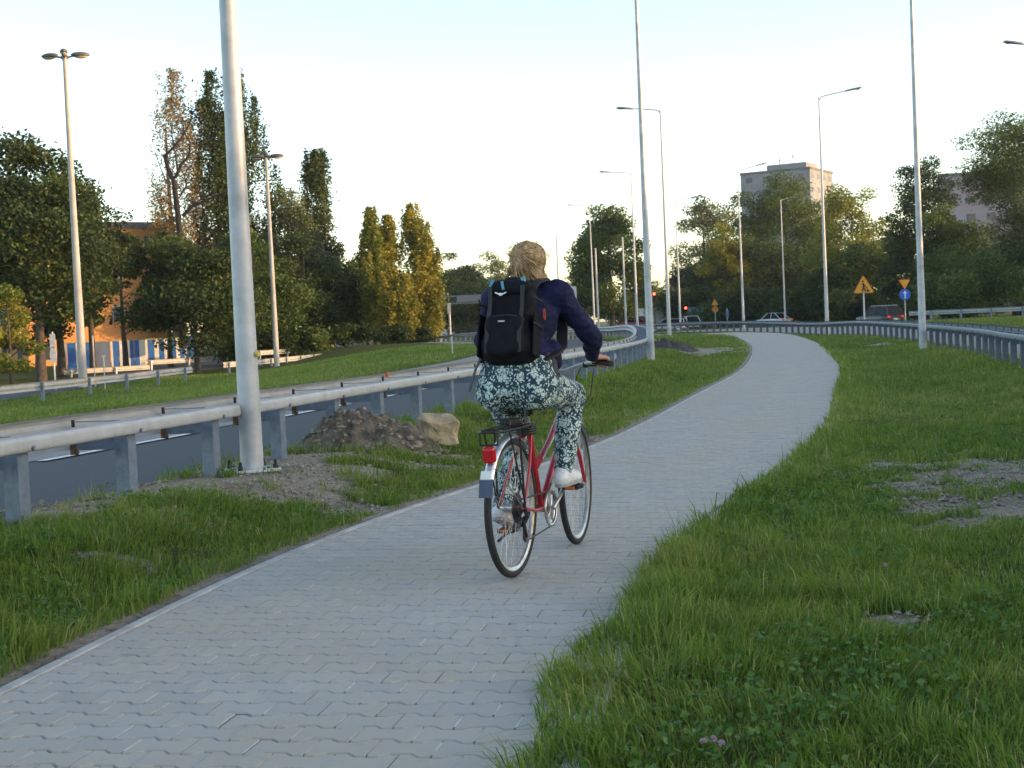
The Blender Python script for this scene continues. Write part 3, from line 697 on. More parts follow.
def guardrail(P, label, group, side, spacing=1.333, skip=0, double=True, ground_z=None, post_m=None, top=.70, nmax=98, beam_m=None, reflect=True):
    """side = +1: traffic on the right of the line, -1: on the left"""
    n = normals(P); d = np.r_[0, np.cumsum(np.linalg.norm(np.diff(P, axis=0), axis=1))]
    zz = land(P[:, 0], P[:, 1]) if ground_z is None else np.full(len(P), ground_z)
    zz = smooth(np.c_[zz, zz], 12)[:, 0]
    o = Vector((P[0, 0], P[0, 1], zz[0])); root = thing('guardrail', o, label, 'guardrail', group)
    bm_ = beam_m or galv_beam
    if double:
        b1 = MB(); r = .028
        pr = [(-side*.092+.028*math.copysign(abs(math.cos(q))**.5, math.cos(q)), top-.050+.047*math.copysign(abs(math.sin(q))**.6, math.sin(q))) for q in [2*math.pi*(k+.5)/16 for k in range(16)]]
        sweep(b1, P, pr, zz, True); b1.build('rear_beam', bm_, root, o)
        b2 = MB(); sweep(b2, P, wprof(side*.40, top-.075, side, .24), zz); b2.build('front_beam', bm_, root, o)
    else:
        b2 = MB(); sweep(b2, P, wprof(side*.10, top-.16, side), zz); b2.build('front_beam', bm_, root, o)
    s = .4+skip; c = 0
    while s < d[-1]-.2 and c < nmax:
        x, y = np.interp(s, d, P[:, 0]), np.interp(s, d, P[:, 1]); a, b = np.interp(s, d, n[:, 0]), np.interp(s, d, n[:, 1]); z = np.interp(s, d, zz)
        Mx = Matrix(((a, -b, 0), (b, a, 0), (0, 0, 1)))       # local x = right of the line, y = along
        po = MB()
        # sigma-like channel post: web facing the path side, flanges behind
        zc, hh = (top-.03)/2-.18, top-.03+.36
        for cc, dd in (((0, -.058, 0), (.10, .006, hh)), ((-.047, 0, 0), (.006, .11, hh)), ((.047, 0, 0), (.006, .11, hh))):
            po.box(Vector((x, y, z+zc))+Mx @ Vector(cc), dd, M=Mx)
        pt = po.build('post', post_m or galv_dark, root, o)
        sp = MB()
        if double:
            sp.box(Vector((x, y, z+top-.135))+Mx @ Vector((side*.21, -.03, 0)), (.33, .006, .13), M=Mx)
            sp.box(Vector((x, y, z+top-.004))+Mx @ Vector((side*.21, 0, 0)), (.33, .055, .006), M=Mx)
            for zz2 in (0, ): sp.tube([Vector((x, y, z+top-.075))+Mx @ Vector((-side*.112, .0, 0)), Vector((x, y, z+top-.075))+Mx @ Vector((-side*.132, .0, 0))], .014, 8)
            sp.build('spacer', post_m or galv_dark, pt, o)
            bk = MB(); bk.box(Vector((x, y, z+top-.21))+Mx @ Vector((side*.375, -.03, .02)), (.035, .05, .08), M=Mx)
            bo_ = MB(); bo_.tube([Vector((x, y, z+top-.02))+Mx @ Vector((side*.38, -.02, -.02)), Vector((x, y, z+top-.02))+Mx @ Vector((side*.38, -.02, .03))], .013, 8); bo_.build('bolt', black_m, pt, o)
            bk.tube([Vector((x, y, z+top-.215))+Mx @ Vector((side*.34, -.05, 0)), Vector((x, y, z+top-.225))+Mx @ Vector((side*.38, .01, 0))], .014, 6)
            bk.build('bracket', rust_m, pt, o)
        s += spacing; c += 1
    if reflect and double:
        for s in np.arange(5.2, min(d[-1], 60), 16.0):
            x, y = np.interp(s, d, P[:, 0]), np.interp(s, d, P[:, 1]); a, b = np.interp(s, d, n[:, 0]), np.interp(s, d, n[:, 1]); z = np.interp(s, d, zz)
            Mx = Matrix(((a, -b, 0), (b, a, 0), (0, 0, 1)))
            q = MB(); q.box(Vector((x, y, z+top+.02))+Mx @ Vector((side*.40, 0, 0)), (.03, .06, .05), M=Mx); q.build('reflector', orange_lens, root, o)
    return root
GR = 'roadside guardrails'
i0 = int(np.argmin(np.abs(RAIL_L[:, 1]-8.64)))
d0 = np.r_[0, np.cumsum(np.linalg.norm(np.diff(RAIL_L, axis=0), axis=1))][i0]
guardrail(RAIL_L, 'long galvanised guardrail on steel posts left of the paved path, bending away with the road', GR, -1, skip=(d0-.4) % 1.333, top=.55)
guardrail(RAIL_R, 'galvanised guardrail right of the paved path, seen from behind against its dark posts', GR, 1, post_m=M('dark_post', (.11, .135, .17), .6, .3, .15, 12), beam_m=M('blue_grey_beam', (.21, .245, .285), .5, .3, .1, 4), reflect=False, top=.60)  # posts of this rail get a darker blue-grey than the left rail's
white_rail = M('weathered_white_beam', (.50, .49, .46), .55, .15, .12, 3)
def line(*P, step=1.0): return resample(smooth(np.array(P, float), 0), step)
far_R = smooth(resample(spline([(66,90),(44,95.5),(34,97.5),(27.5,101)]), 1), 4)
guardrail(far_R, 'far guardrail across the grass on the right, in front of the dark trees', GR, 1, spacing=2, double=False, nmax=22)
FL = smooth(resample(spline([(-17.9,36),(-17.5,48),(-16.3,57),(-15.2,70)]), 1), 4)
guardrail(FL, 'far-left guardrail passing the foot of the four-headed lamp mast', GR, -1, spacing=4, double=False, beam_m=white_rail)
for (pts, lab) in (([(65, 370, 88), (110, 368, 90), (163, 364, 93)], 'pale guardrail piece in front of the blue and white hoarding, left one'), ([(146, 362, 93), (180, 359, 95), (208, 356, 97)], 'right pale guardrail piece in front of the hoarding, ending at the leafy tree'),
                   ([(226, 366, 80), (270, 359, 86), (326, 351, 98)], 'sunlit far guardrail right of the thick near lamp pole, lower one'), ([(256, 353, 92), (276, 350, 94), (297, 347, 96)], 'short far guardrail piece behind the small two-headed lamp mast'), ([(332, 353, 100), (355, 349, 106), (376, 347, 112)], 'far guardrail piece below the golden poplars')):
    Pq = np.array([(at(*q).x, q[2]) for q in pts]); Pq = resample(Pq, 1.0); guardrail(Pq, lab, GR, -1, spacing=3, double=False, beam_m=white_rail, ground_z=float(np.mean([at(*q).z for q in pts]))-.66, top=.7)

# ---------------------------------------------------------------- lamp posts
def lamp(px, py, Y, topz, arm, label, r0=.10, r1=.035, near=False, group='street lamps along the roads', mat=None, z=None):
    p = at(px, py, Y); zb = land1(p.x, Y)-.03 if z is None else z
    root = thing('street_lamp', (p.x, Y, zb), label, 'street lamp', group); H = topz-zb
    m = MB(); m.tube([(0, 0, 0), (0, 0, H*.33), (0, 0, H*.66), (0, 0, H)], [r0, r0+(r1-r0)*.36, r0+(r1-r0)*.70, r1], 20); m.build('pole', mat or pole_far, root)
    if near:
        b = MB(); b.box((0, 0, .045), (.36, .36, .025), rz=.5, bev=.004); pl = b.build('base_plate', pole_m, root)
        for k in range(4):
            a = .5+math.pi/4+k*math.pi/2; q = MB(); q.lathe([(.001, .055), (.022, .055), (.022, .085), (.014, .09), (.014, .12), (.001, .125)], 8, (.205*math.cos(a), .205*math.sin(a), 0)); q.build('anchor_bolt', black_m, pl)
        q = MB(); q.tube([(.085, -.04, .97), (.105, -.045, .97)], .022, 8); q.build('lock', M('yellow_cap', (.62, .52, .03), .5, 0, .1, 20), root)
    if arm:
        (dx, dz) = arm; q = MB(); e = Vector((dx, 0, dz)); q.tube([(0, 0, H-.15), (dx*.06, 0, H+.0), (dx*.16, 0, H+dz*.16), (dx*.66, 0, H+dz*.66)], [r1, .034, .032, .028], 8); q.build('arm', mat or pole_far, root)
        hd = MB(); L = abs(dx)*.40; sgn = 1 if dx > 0 else -1; c0 = Vector((dx*.62, 0, H+dz*.62))
        out = [(0, -.045), (.12, -.10), (L*.55, -.15), (L, -.11), (L+.04, 0), (L, .11), (L*.55, .15), (.12, .10), (0, .045)]
        hd.prism([(sgn*x, y) for x, y in out], .07, Matrix.Rotation(-math.atan2(dz, abs(dx))*sgn, 3, 'Y'), c0, .86); h_ = hd.build('lamp_head', M('lamp_head_grey', (.20, .20, .21), .5, .3, .1, 8), root)
        g = MB(); g.box(c0+Vector((sgn*L*.6, 0, -.035+dz/abs(dx)*L*.6)), (L*.55, .19, .02)); g.build('lens', glass_dark, h_)
    return root
lamp(252.5, 470, 11.62, 10.2, (1.6, .25), 'thick near galvanised lamp pole bolted down in trampled soil beside the left guardrail', .093, .034, True, mat=pole_m)
lamp(651, 358, 37.5, 11.2, (-1.6, .2), 'slender lamp pole right of the cyclist, by the grey gravel heap', .102, .035, mat=pole_m)
lamp(923, 345, 38.4, 11.4, (1.6, .2), 'slender lamp pole beside the right guardrail, taller than the picture', .102, .035, mat=pole_m)
A = at(661, 110, 70); lamp(669.5, 336, 70, A.z, (-2.05, .2), 'left-armed lamp post just right of the slender pole by the gravel heap')
A = at(632, 173, 103); lamp(637.5, 328, 103, A.z, (-2.2, .2), 'second left-armed lamp post, standing behind the bend of the left guardrail')
A = at(589, 206, 134); lamp(594.5, 325, 134, A.z, (-2.0, .2), 'lamp post in front of the large full tree, its arm to the left')
A = at(676, 201, 125); lamp(680.5, 326, 125, A.z, (1.85, .3), 'lamp post at the left end of the right-hand wood, its arm to the right')
A = at(738, 171, 104); lamp(743.5, 321, 104, A.z, (2.05, .5), 'pale lamp post left of the grey tower block, its arm reaching over to the right')
A = at(782.5, 200, 138); lamp(785, 314, 138, A.z, (1.0, .2), 'smaller lamp post in front of the grey tower block, with a short arm')
A = at(820.5, 97, 71); lamp(827, 320, 71, A.z, (2.05, .38), 'tall lamp post with its long arm to the right, right of the white distant car')
lamp(1064, 318, 60, 11.6, (-2.1, .35), 'lamp post just outside the right edge, only its lamp head reaching in')
# thin masts far away at the junction
for px, top, base, Y, lab in ((598.5, 249, 322, 150, 'thin mast right of the lamp post in front of the large full tree'), (606, 264, 322, 190, 'short thin mast between two lamp posts before the large full tree'), (626, 238, 322, 150, 'thin mast left of the lamp post by the guardrail bend')):
    p = at(px, base, Y); zb = land1(p.x, Y); A = at(px, top, Y); r_ = thing('mast', (p.x, Y, zb), lab, 'mast', 'thin masts at the junction'); m = MB(); m.tube([(0, 0, 0), (0, 0, A.z-zb)], [.12, .07], 8); m.build('pole', pole_far, r_); m = MB(); m.ell((0, 0, A.z-zb), (.1, .1, .12)); m.build('cap', galv, r_)
p = at(559, 300, 200); A = at(556.5, 236, 200); r_ = thing('mast', (p.x, 200, -.15), 'very thin pale mast seen against the sky right of the cyclist\'s hair', 'mast'); m = MB(); m.tube([(0, 0, 0), (0, 0, A.z+.15)], [.13, .07], 8); m.build('pole', pole_far, r_); m = MB(); m.ell((0, 0, A.z+.15), (.09, .09, .12)); m.build('cap', galv, r_)
# old masts with several heads, left
old_head = M('old_lamp_head', (.10, .10, .105), .5, .2, .15, 8); old_pole = M('old_concrete_mast', (.42, .41, .39), .75, 0, .12, 1.5)
def mast(px, base, Y, top_px, top_py, heads, label, r0, bar=None):
    p = at(px, base, Y); zb = land1(p.x, Y); A = at(top_px, top_py, Y); H = A.z-zb
    root = thing('lamp_mast', (p.x, Y, zb), label, 'lamp mast', 'old lamp masts on the left'); m = MB(); m.tube([(0, 0, 0), (0, 0, H*.4), (0, 0, H)], [r0, r0*.8, r0*.45], 14); m.build('pole', old_pole, root)
    for dx, dy, L in heads:
        d = Vector((dx, dy, 0)).normalized(); a = MB(); a.tube([(0, 0, H-.05), d*L*.5+Vector((0, 0, H+.06))], [.05, .035], 8); ar = a.build('arm', old_head, root)
        h = MB(); rz = math.atan2(d.y, d.x)
        h.ell(d*L*.72+Vector((0, 0, H+.10)), (.42, .17, .13), 14, 8, Matrix.Rotation(rz, 3, 'Z')); h.build('lamp_head', old_head, ar)
        g = MB(); g.ell(d*L*.76+Vector((0, 0, H+.02)), (.30, .13, .09), 12, 6, Matrix.Rotation(rz, 3, 'Z')); g.build('lens', M('lamp_lens', (.45, .36, .22), .2, 0, .1, 9), ar)
    if bar:
        b = MB(); b.tube([(-bar, 0, H-1.3), (bar, 0, H-1.3)], .035, 6); b.build('crossbar', old_head, root)
mast(83, 378, 66, 63, 57, ((-1, .2, 1.0), (1, .25, .95), (.25, -1, .9), (-.3, 1, .9)), 'old grey lamp mast with four heads behind the far-left guardrail', .20)
mast(276, 347, 85, 264, 158, ((-1, .2, .75), (1, .1, .85), (.1, 1, .6)), 'small old lamp mast with two heads in front of the grey-green feathery tree', .17, .9)

# ---------------------------------------------------------------- hoarding, gantry and signs
blue_m = M('blue_sheet', (.04, .17, .55), .5, 0, .12, 2); pale_sheet = M('pale_sheet', (.78, .78, .76), .6, 0, .1, 2)
hp = [(62, 345, 105), (194, 340, 108)]; a_, b_ = [at(*q) for q in hp]; zb = -.6
root = thing('site_hoarding', (a_.x, a_.y, zb), 'blue and white striped sheet hoarding under the dark trees on the far left', 'hoarding')
dirv = Vector((b_.x-a_.x, b_.y-a_.y, 0)); L = dirv.length; dirv.normalize(); rz = math.atan2(dirv.y, dirv.x); hh = at(62, 343.5, 105).z-zb
stops = [(0, .03, 0), (.035, .10, 1), (.10, .16, 0), (.16, .20, 1), (.21, .235, 0), (.24, .355, 2), (.36, .375, 0), (.375, .42, 1), (.425, .445, 0), (.445, .485, 1), (.49, .505, 0), (.505, .535, 1), (.54, .575, 1), (.575, .64, 0), (.645, .69, 1), (.69, .725, 0), (.725, .765, 1), (.765, .80, 0), (.80, .85, 1), (.855, .885, 0), (.885, .92, 1), (.92, .94, 0), (.94, .97, 1), (.97, 1, 1)]
mid_m = M('grey_blue_sheet', (.16, .21, .32), .5, 0, .12, 2)
for a0, a1, k in stops:
    m = MB(); c = dirv*(L*(a0+a1)/2)+Vector((0, 0, hh/2)); m.box(c, (L*(a1-a0)-.01, .06 if k else .08, hh*(1 if k else .99)), rz); m.build('panel', (pale_sheet, blue_m, mid_m)[k], root)
m = MB(); m.box(dirv*(L/2)+Vector((0, 0, hh+.03)), (L, .12, .06), rz); m.build('top_rail', M('yellow_top_rail', (.45, .42, .16), .6), root)
# overhead gantry across the junction, mostly hidden behind the cyclist
Yg = 150; zg = -.15
q0, q1 = at(439, 297, Yg), at(574, 281, Yg); root = thing('road_gantry', (q0.x, Yg, zg), 'overhead road gantry with a long grey girder passing behind the cyclist', 'gantry')
gm_ = M('gantry_grey', (.13, .16, .21), .6, .3, .1, 4)
H0 = q0.z-zg; W0 = q1.x-q0.x
m = MB(); m.tube([(0, 0, 0), (0, 0, H0+.2)], .16, 8); m.build('post', pole_far, root)
m = MB(); m.tube([(W0, 0, 0), (W0, 0, H0+.2)], .16, 8); m.build('post', pole_far, root)
m = MB(); m.box((W0/2, 0, H0), (W0, .3, .16)); m.box((W0/2, 0, H0-.75), (W0, .3, .14))
for k in range(14): m.tube([(W0*k/14, 0, H0-.72), (W0*(k+1)/14, 0, H0-.05)], .05, 5)
m.build('girder', gm_, root)
m = MB(); m.box((W0*.38, -.2, H0-.32), (W0*.5, .08, .62)); m.build('sign_back', M('sign_back_blue_grey', (.11, .145, .20), .6), root)
m = MB(); m.box((W0-.6, -.2, H0-.55), (1.6, .12, 2.0)); m.build('sign_panel', M('pale_sign_panel', (.50, .52, .55), .5), root)
for px, top, base, Y, lab in ((450.5, 303, 336, 128, 'slim post beside the gantry post on the left'), (423, 306, 328, 150, 'slim grey post among the shrubs left of the gantry')):
    p = at(px, base, Y); A = at(px, top, Y); zb = land1(p.x, Y); r_ = thing('post', (p.x, Y, zb), lab, 'post'); m = MB(); m.tube([(0, 0, 0), (0, 0, A.z-zb)], .09, 8); m.build('pole', pole_far, r_); m = MB(); m.box((0, -.12, A.z-zb-.5), (.3, .06, .9)); m.build('plate', pole_far, r_)
orange = M('orange_sign_face', (.62, .20, .012), .45, 0, .06, 5); yellow_b = M('orange_yellow_face', (.75, .33, .02), .45, 0, .05, 5); blue_s = M('blue_sign_face', (.02, .12, .55), .4, 0, .05, 5); red_s = M('red_sign_border', (.55, .03, .02), .4, 0, .05, 5); white_s = M('white_sign_face', (.75, .75, .74), .45)
XZ = Matrix.Rotation(R(90), 3, 'X')                   # local xy -> world xz, facing -Y
def post_for(root, H, r=.035, mat=None): m = MB(); m.tube([(0, 0, 0), (0, 0, H)], r, 8); m.build('post', mat or galv, root)
def tri(m, cx, cz, s, y, up=1, d=.02, rnd=.12):
    h = s*.866; P = [(-s/2, -h/3*up), (s/2, -h/3*up), (0, h*2/3*up)]; out = []
    for i in range(3):
        a, b, c = Vector(P[i-1]), Vector(P[i]), Vector(P[(i+1) % 3])
        out += [b.lerp(a, rnd), b.lerp(b.lerp(a, .5).lerp(b.lerp(c, .5), .5), rnd*.8), b.lerp(c, rnd)]
    if up < 0: out = out[::-1]
    m.prism([(p[0], p[1]) for p in out], d, XZ, (cx, y, cz))
def disc(m, cx, cz, r, y, d=.02, n=24): m.prism([(r*math.cos(2*math.pi*k/n), r*math.sin(2*math.pi*k/n)) for k in range(n)], d, XZ, (cx, y, cz))
# roadworks triangle
Y = 74; A = at(863.5, 277, Y); p = at(864.5, 320, Y); zb = land1(p.x, Y); s = 19*Y/FPX*1.02
r_ = thing('road_sign', (p.x, Y, zb), 'orange triangular roadworks sign with a black digging worker on a grey post', 'road sign'); Hc = at(863.5, 287, Y).z-zb
post_for(r_, Hc+.2, .045); m = MB(); tri(m, 0, Hc, s, -.07); f_ = m.build('sign_face', yellow_b, r_)
m = MB(); tri(m, 0, Hc, s*1.10, -.05); m.build('sign_border', M('orange_red_border', (.60, .15, .02), .45), f_)
m = MB(); k = s; y = -.085
m.tube([(-.02*k, y, Hc+.20*k), (.0, y, Hc+.0*k)], .05*k, 6); m.ell((-.04*k, y, Hc+.29*k), (.05*k, .012, .05*k)); m.tube([(0, y, Hc), (-.09*k, y, Hc-.22*k)], .035*k, 6); m.tube([(0, y, Hc), (.08*k, y, Hc-.22*k)], .035*k, 6)
m.tube([(-.02*k, y, Hc+.16*k), (.12*k, y, Hc+.02*k), (.20*k, y, Hc-.16*k)], .022*k, 6); m.prism([(-.13*k, -.05*k), (.13*k, -.05*k), (.02*k, .06*k)], .012, XZ, (.20*k, y, Hc-.19*k)); m.build('worker_symbol', black_m, f_)
# yield over blue arrow disc
Y = 78; p = at(905.5, 318, Y); zb = land1(p.x, Y); r_ = thing('road_sign', (p.x, Y, zb), 'inverted orange triangle above a blue disc with a white arrow', 'road sign'); Hd = at(905.5, 294.5, Y).z-zb; Ht = at(905, 283, Y).z-zb
post_for(r_, Ht+.2, .03); m = MB(); disc(m, 0, Hd, .30, -.05); f_ = m.build('blue_disc', blue_s, r_); m = MB(); m.prism([(-.04, -.2), (.04, -.2), (.04, .06), (.11, .06), (0, .21), (-.11, .06), (-.04, .06)], .012, XZ, (.0, -.064, Hd)); m.build('arrow', white_s, f_)
m = MB(); tri(m, 0, Ht, .58, -.05, -1); f_ = m.build('sign_face', yellow_b, r_); m = MB(); tri(m, 0, Ht, .66, -.03, -1); m.build('sign_border', red_s, f_)
# pairs of orange boards far away
for px, Y, lab, z1, z2 in ((613.5, 170, 'small pair of orange road signs on a post left of the red car', 302, 309), (715.5, 170, 'small pair of orange road signs before the left end of the right-hand wood', 303, 309)):
    p = at(px, 320, Y); zb = land1(p.x, Y); r_ = thing('road_sign', (p.x, Y, zb), lab, 'road sign', 'far orange road signs'); a, b2 = at(px, z1, Y).z-zb, at(px, z2, Y).z-zb
    post_for(r_, a+.3, .05); m = MB(); tri(m, 0, a, .85, -.06); m.build('triangle_board', yellow_b, r_); m = MB(); disc(m, 0, b2-.05, .36, -.06); m.build('round_board', orange, r_)
Y = 160; p = at(727.5, 321, Y); zb = land1(p.x, Y); r_ = thing('road_sign', (p.x, Y, zb), 'small blue upright sign low before the right-hand wood, right of the orange pair', 'road sign'); H = at(727, 312, Y).z-zb; post_for(r_, H+.4, .05); m = MB(); m.box((0, -.07, H-.25), (.34, .03, .8)); m.build('sign_face', M('blue_marker', (.10, .16, .36), .5), r_)
# sign seen from its edge and back, far left
Y = 64; p = at(55, 378, Y); zb = land1(p.x, Y); r_ = thing('road_sign', (p.x, Y, zb), 'pale edge-on road sign with a round plate below a tall plate, far left', 'road sign'); a, b2 = at(51, 341, Y).z-zb, at(51.5, 355, Y).z-zb
post_for(r_, a+.4, .035); m = MB(); m.box((0, -.05, a), (.24, .02, .62)); m.build('tall_plate', M('pale_plate', (.55, .54, .50), .5), r_); m = MB(); n = 20; m.prism([(.15*math.cos(2*math.pi*k/n), .36*math.sin(2*math.pi*k/n)) for k in range(n)], .02, XZ, (0, -.05, b2)); m.build('round_plate', M('pale_plate_low', (.60, .60, .57), .5), r_)
for px, top, base, Y, lab in ((95, 337, 378, 66, 'thin reddish stake in front of the blue and white hoarding'), (104.5, 357, 375, 62, 'short pale stake with a flat head before the pale guardrail piece'), (452.5, 338, 352, 56, 'thin pale stake in the grass strip left of the cyclist')):
    p = at(px, base, Y); zb = land1(p.x, Y)-.02; H = max(.6, at(px, top, Y).z-zb); r_ = thing('stake', (p.x, Y, zb), lab, 'stake'); m = MB(); m.tube([(0, 0, 0), (0, 0, H)], .028, 6); m.build('shaft', pole_far, r_); m = MB(); m.box((0, 0, H+.03), (.14 if 'flat' in lab else .07, .05, .08)); m.build('head', pole_far, r_)
p = at(437, 318, 148); r_ = thing('road_sign', (p.x-.3, 147, -.15), 'small pinkish board hanging by the gantry post on the left', 'road sign'); H = p.z+.15+.4; post_for(r_, H+.2, .05); m = MB(); m.box((0, -.07, H), (1.1, .04, .5)); m.build('sign_face', M('pinkish_board', (.55, .26, .22), .5), r_)
# traffic lights
def traffic_light(px, py, Y, label):
    p = at(px, py, Y); zb = land1(p.x, Y); r_ = thing('traffic_light', (p.x, Y, zb), label, 'traffic light', 'red traffic lights at the junction'); H = p.z-zb
    post_for(r_, H+.2, .06, dark_steel); m = MB(); m.box((0, -.1, H-.35), (.34, .2, 1.0), bev=.02); h_ = m.build('housing', black_m, r_)
    m = MB(); disc(m, 0, H, .15, -.21); m.build('red_lamp', M('lit_red_lamp', (.6, .02, .01), .3, emit=((1, .05, .02), 4)), h_)
    for k in (1, 2): m = MB(); disc(m, 0, H-.33*k, .11, -.21); m.build('unlit_lamp', glass_dark, h_)
for px, py, Y, lab in ((623.5, 309, 185, 'red traffic light by the red car, leftmost of the three'), (654, 294, 175, 'red traffic light raised high behind the slender pole by the gravel heap'), (685.5, 308, 185, 'red traffic light before the blue and white truck, rightmost of the three')): traffic_light(px, py, Y, lab)

# ---------------------------------------------------------------- vehicles
def car(loc, rz, L, H, W, paint_, label, cat='car', wagon=False, group='vehicles on the roads', rails=False):
    root = thing('car' if cat != 'suv' else 'suv', loc, label, 'car', group, rz)      # x forward
    h1 = H*.56; g0 = H*.17
    b = MB(); sec = [(-L/2, .62, .84), (-L/2+.10, .96, .90), (-L*.28, 1, 1), (L*.20, 1, .98), (L*.40, .97, .84), (L/2-.06, .90, .76), (L/2, .70, .62)]
    rings = []
    for x, fw, fh in sec:
        w_ = W/2*fw; t_ = g0+(h1-g0)*fh; rings.append([(x, -w_*.94, g0), (x, -w_, g0+.16), (x, -w_, t_-.12), (x, -w_*.9, t_), (x, w_*.9, t_), (x, w_, t_-.12), (x, w_, g0+.16), (x, w_*.94, g0)])
    k = 8; b.add([p for r in rings for p in r], [(i*k+j, i*k+(j+1) % k, (i+1)*k+(j+1) % k, (i+1)*k+j) for i in range(len(sec)-1) for j in range(k)], True); b.add(rings[0], [tuple(range(k))]); b.add(rings[-1], [tuple(range(k))[::-1]])
    b.build('body', paint_, root)
    if wagon: xs = [(-L*.485, h1-.05), (-L*.43, H-.05), (L*.07, H-.02), (L*.26, h1-.06)]
    else: xs = [(-L*.40, h1-.05), (-L*.20, H-.04), (L*.06, H), (L*.26, h1-.06)]
    c = MB(); P = [(x, z) for x, z in xs]; wl, wt = W/2*.93, W/2*.74
    lo = [Vector((x, 0, z)) for x, z in P]
    vs_ = [Vector((x, s*(wl if z < H*.75 else wt), z)) for s in (-1, 1) for x, z in P]
    c.add(vs_, [(0, 1, 2, 3), (7, 6, 5, 4), (0, 4, 5, 1), (2, 6, 7, 3), (1, 5, 6, 2)]); cb = c.build('windows', glass_dark, root)
    rf = MB(); x0, x1 = P[1][0]-.04, P[2][0]+.06; rf.box(((x0+x1)/2, 0, H-.015), (x1-x0, wt*2*.99, .06), bev=.02); rf.build('roof', paint_, root)
    for s in (-1, 1):
        for (a, d) in ((0, 1), (2, 3)): pl = MB(); pl.tube([vs_[(0 if s < 0 else 4)+a]*1.0, vs_[(0 if s < 0 else 4)+d]*1.0], .045, 6); pl.build('pillar', paint_, root)
        pl = MB(); pl.tube([Vector((-L*.08, s*wl, h1-.05)), Vector((-L*.08, s*wt, H-.03))], .045, 6); pl.build('pillar', paint_, root)
    for sx in (-L*.31, L*.31):
        for s in (-1, 1):
            Ms = Matrix.Translation((0, 0, 0)).to_3x3() @ Matrix.Rotation(R(90), 3, 'X'); t_ = MB(); t_.lathe([(.001, -.1), (.24, -.1), (.31, -.08), (.32, 0), (.31, .08), (.24, .1), (.001, .1)], 20, (sx, s*(W/2-.10), .32), Ms); wh = t_.build('wheel', rubber, root)
            r_ = MB(); r_.lathe([(.001, -.105), (.19, -.105), (.2, 0), (.19, .105), (.001, .105)], 14, (sx, s*(W/2-.098), .32), Ms); r_.build('rim', steel, wh)
    for s in (-1, 1):
        q = MB(); q.box((-L/2+.05, s*W*.38, h1*.80), (.14, W*.17, .18), bev=.02); q.build('tail_light', M('tail_lamp', (.55, .02, .02), .25, emit=((1, .05, .02), .12)), root)
        q = MB(); q.box((L/2-.10, s*W*.34, h1*.70), (.14, W*.2, .14), bev=.02); q.build('headlight', steel, root)
        q = MB(); q.ell((L*.20, s*(W/2+.06), h1+.05), (.09, .09, .07)); q.build('mirror', paint_, root)
    q = MB(); q.box((-L/2-.005, 0, h1*.58), (.02, .5, .11)); q.build('number_plate', white_s, root)
    if rails:
        for s in (-1, 1): q = MB(); q.tube([(-L*.38, s*wt*.9, H+.02), (-L*.36, s*wt*.9, H+.07), (L*.05, s*wt*.9, H+.07), (L*.08, s*wt*.9, H+.02)], .025, 6); q.build('roof_rail', steel, root)
    return root
navy = M('dark_navy_paint', (.008, .012, .024), .35, .0, .1, 3, coat=.25); white_c = M('white_car_paint', (.72, .73, .74), .25, 0, .05, 3, coat=.6); red_c = M('red_car_paint', (.40, .02, .03), .25, 0, .05, 3, coat=.6); silver = M('silver_paint', (.45, .46, .48), .28, .6, .05, 3, coat=.5)
def put(px, py_roof, Y, H, **k):
    p = at(px, py_roof, Y); return Vector((p.x, Y, p.z-H))
car(put(879, 306.5, 128, 1.68), R(90+38-14), 4.5, 1.68, 1.85, navy, 'dark navy sport utility car with roof rails driving away behind the right guardrail', 'suv', True, rails=True)
car(put(773, 313, 168, 1.45), R(128), 4.3, 1.45, 1.78, white_c, 'white saloon car behind the right guardrail below the smaller lamp post')
car(put(690.5, 316, 168, 1.5), R(95), 4.1, 1.5, 1.75, white_c, 'white car at the junction beside the lamp post with its arm to the right')
car(put(634.5, 316.5, 172, 1.48), R(150), 4.2, 1.48, 1.75, red_c, 'red car at the junction seen between two lamp posts left of the slender pole')
car(put(668, 319, 160, 1.5), R(160), 4.3, 1.5, 1.78, silver, 'dark-windowed silver car in front of the white truck at the junction', wagon=True)
car(put(453, 327.5, 235, 1.5), R(170), 4.4, 1.5, 1.8, white_c, 'white parked car left of the gantry, the nearer of two')
car(put(460, 327, 243, 1.5), R(172), 4.3, 1.5, 1.8, white_c, 'white parked car left of the gantry, the farther one on the right')
def truck(loc, rz, L, H, W, box_m, cab_m, label):
    root = thing('truck', loc, label, 'truck', 'vehicles on the roads', rz)
    m = MB(); m.box((-1.1, 0, H*.58), (L-2.4, W, H*.80), bev=.04); m.build('cargo_box', box_m, root)
    m = MB(); m.box((L/2-1.0, 0, H*.46), (1.9, W*.95, H*.66), bev=.12); c = m.build('cab', cab_m, root); g = MB(); g.box((L/2-.05, 0, H*.60), (.10, W*.8, H*.22)); g.build('windscreen', glass_dark, c)
    m = MB(); m.box((-.6, 0, .62), (L-1.5, W*.5, .2)); m.build('chassis', dark_steel, root)
    for x in (-L/2+1.2, -L/2+2.3, L/2-1.1):
        for s in (-1, 1): t_ = MB(); t_.lathe([(.001, -.14), (.4, -.14), (.5, -.1), (.5, .1), (.4, .14), (.001, .14)], 18, (x, s*(W/2-.18), .5), Matrix.Rotation(R(90), 3, 'X')); t_.build('wheel', rubber, root)
    for s in (-1, 1): q = MB(); q.box((-L/2+.07, s*W*.4, .95), (.06, .2, .14)); q.build('tail_light', red_lens, root)
    return root
truck(put(666, 307, 190, 3.0), R(25), 8.5, 3.0, 2.45, M('dirty_white_tarpaulin', (.60, .60, .58), .6, 0, .12, .8), white_c, 'white box truck standing across the junction behind the lamp posts')
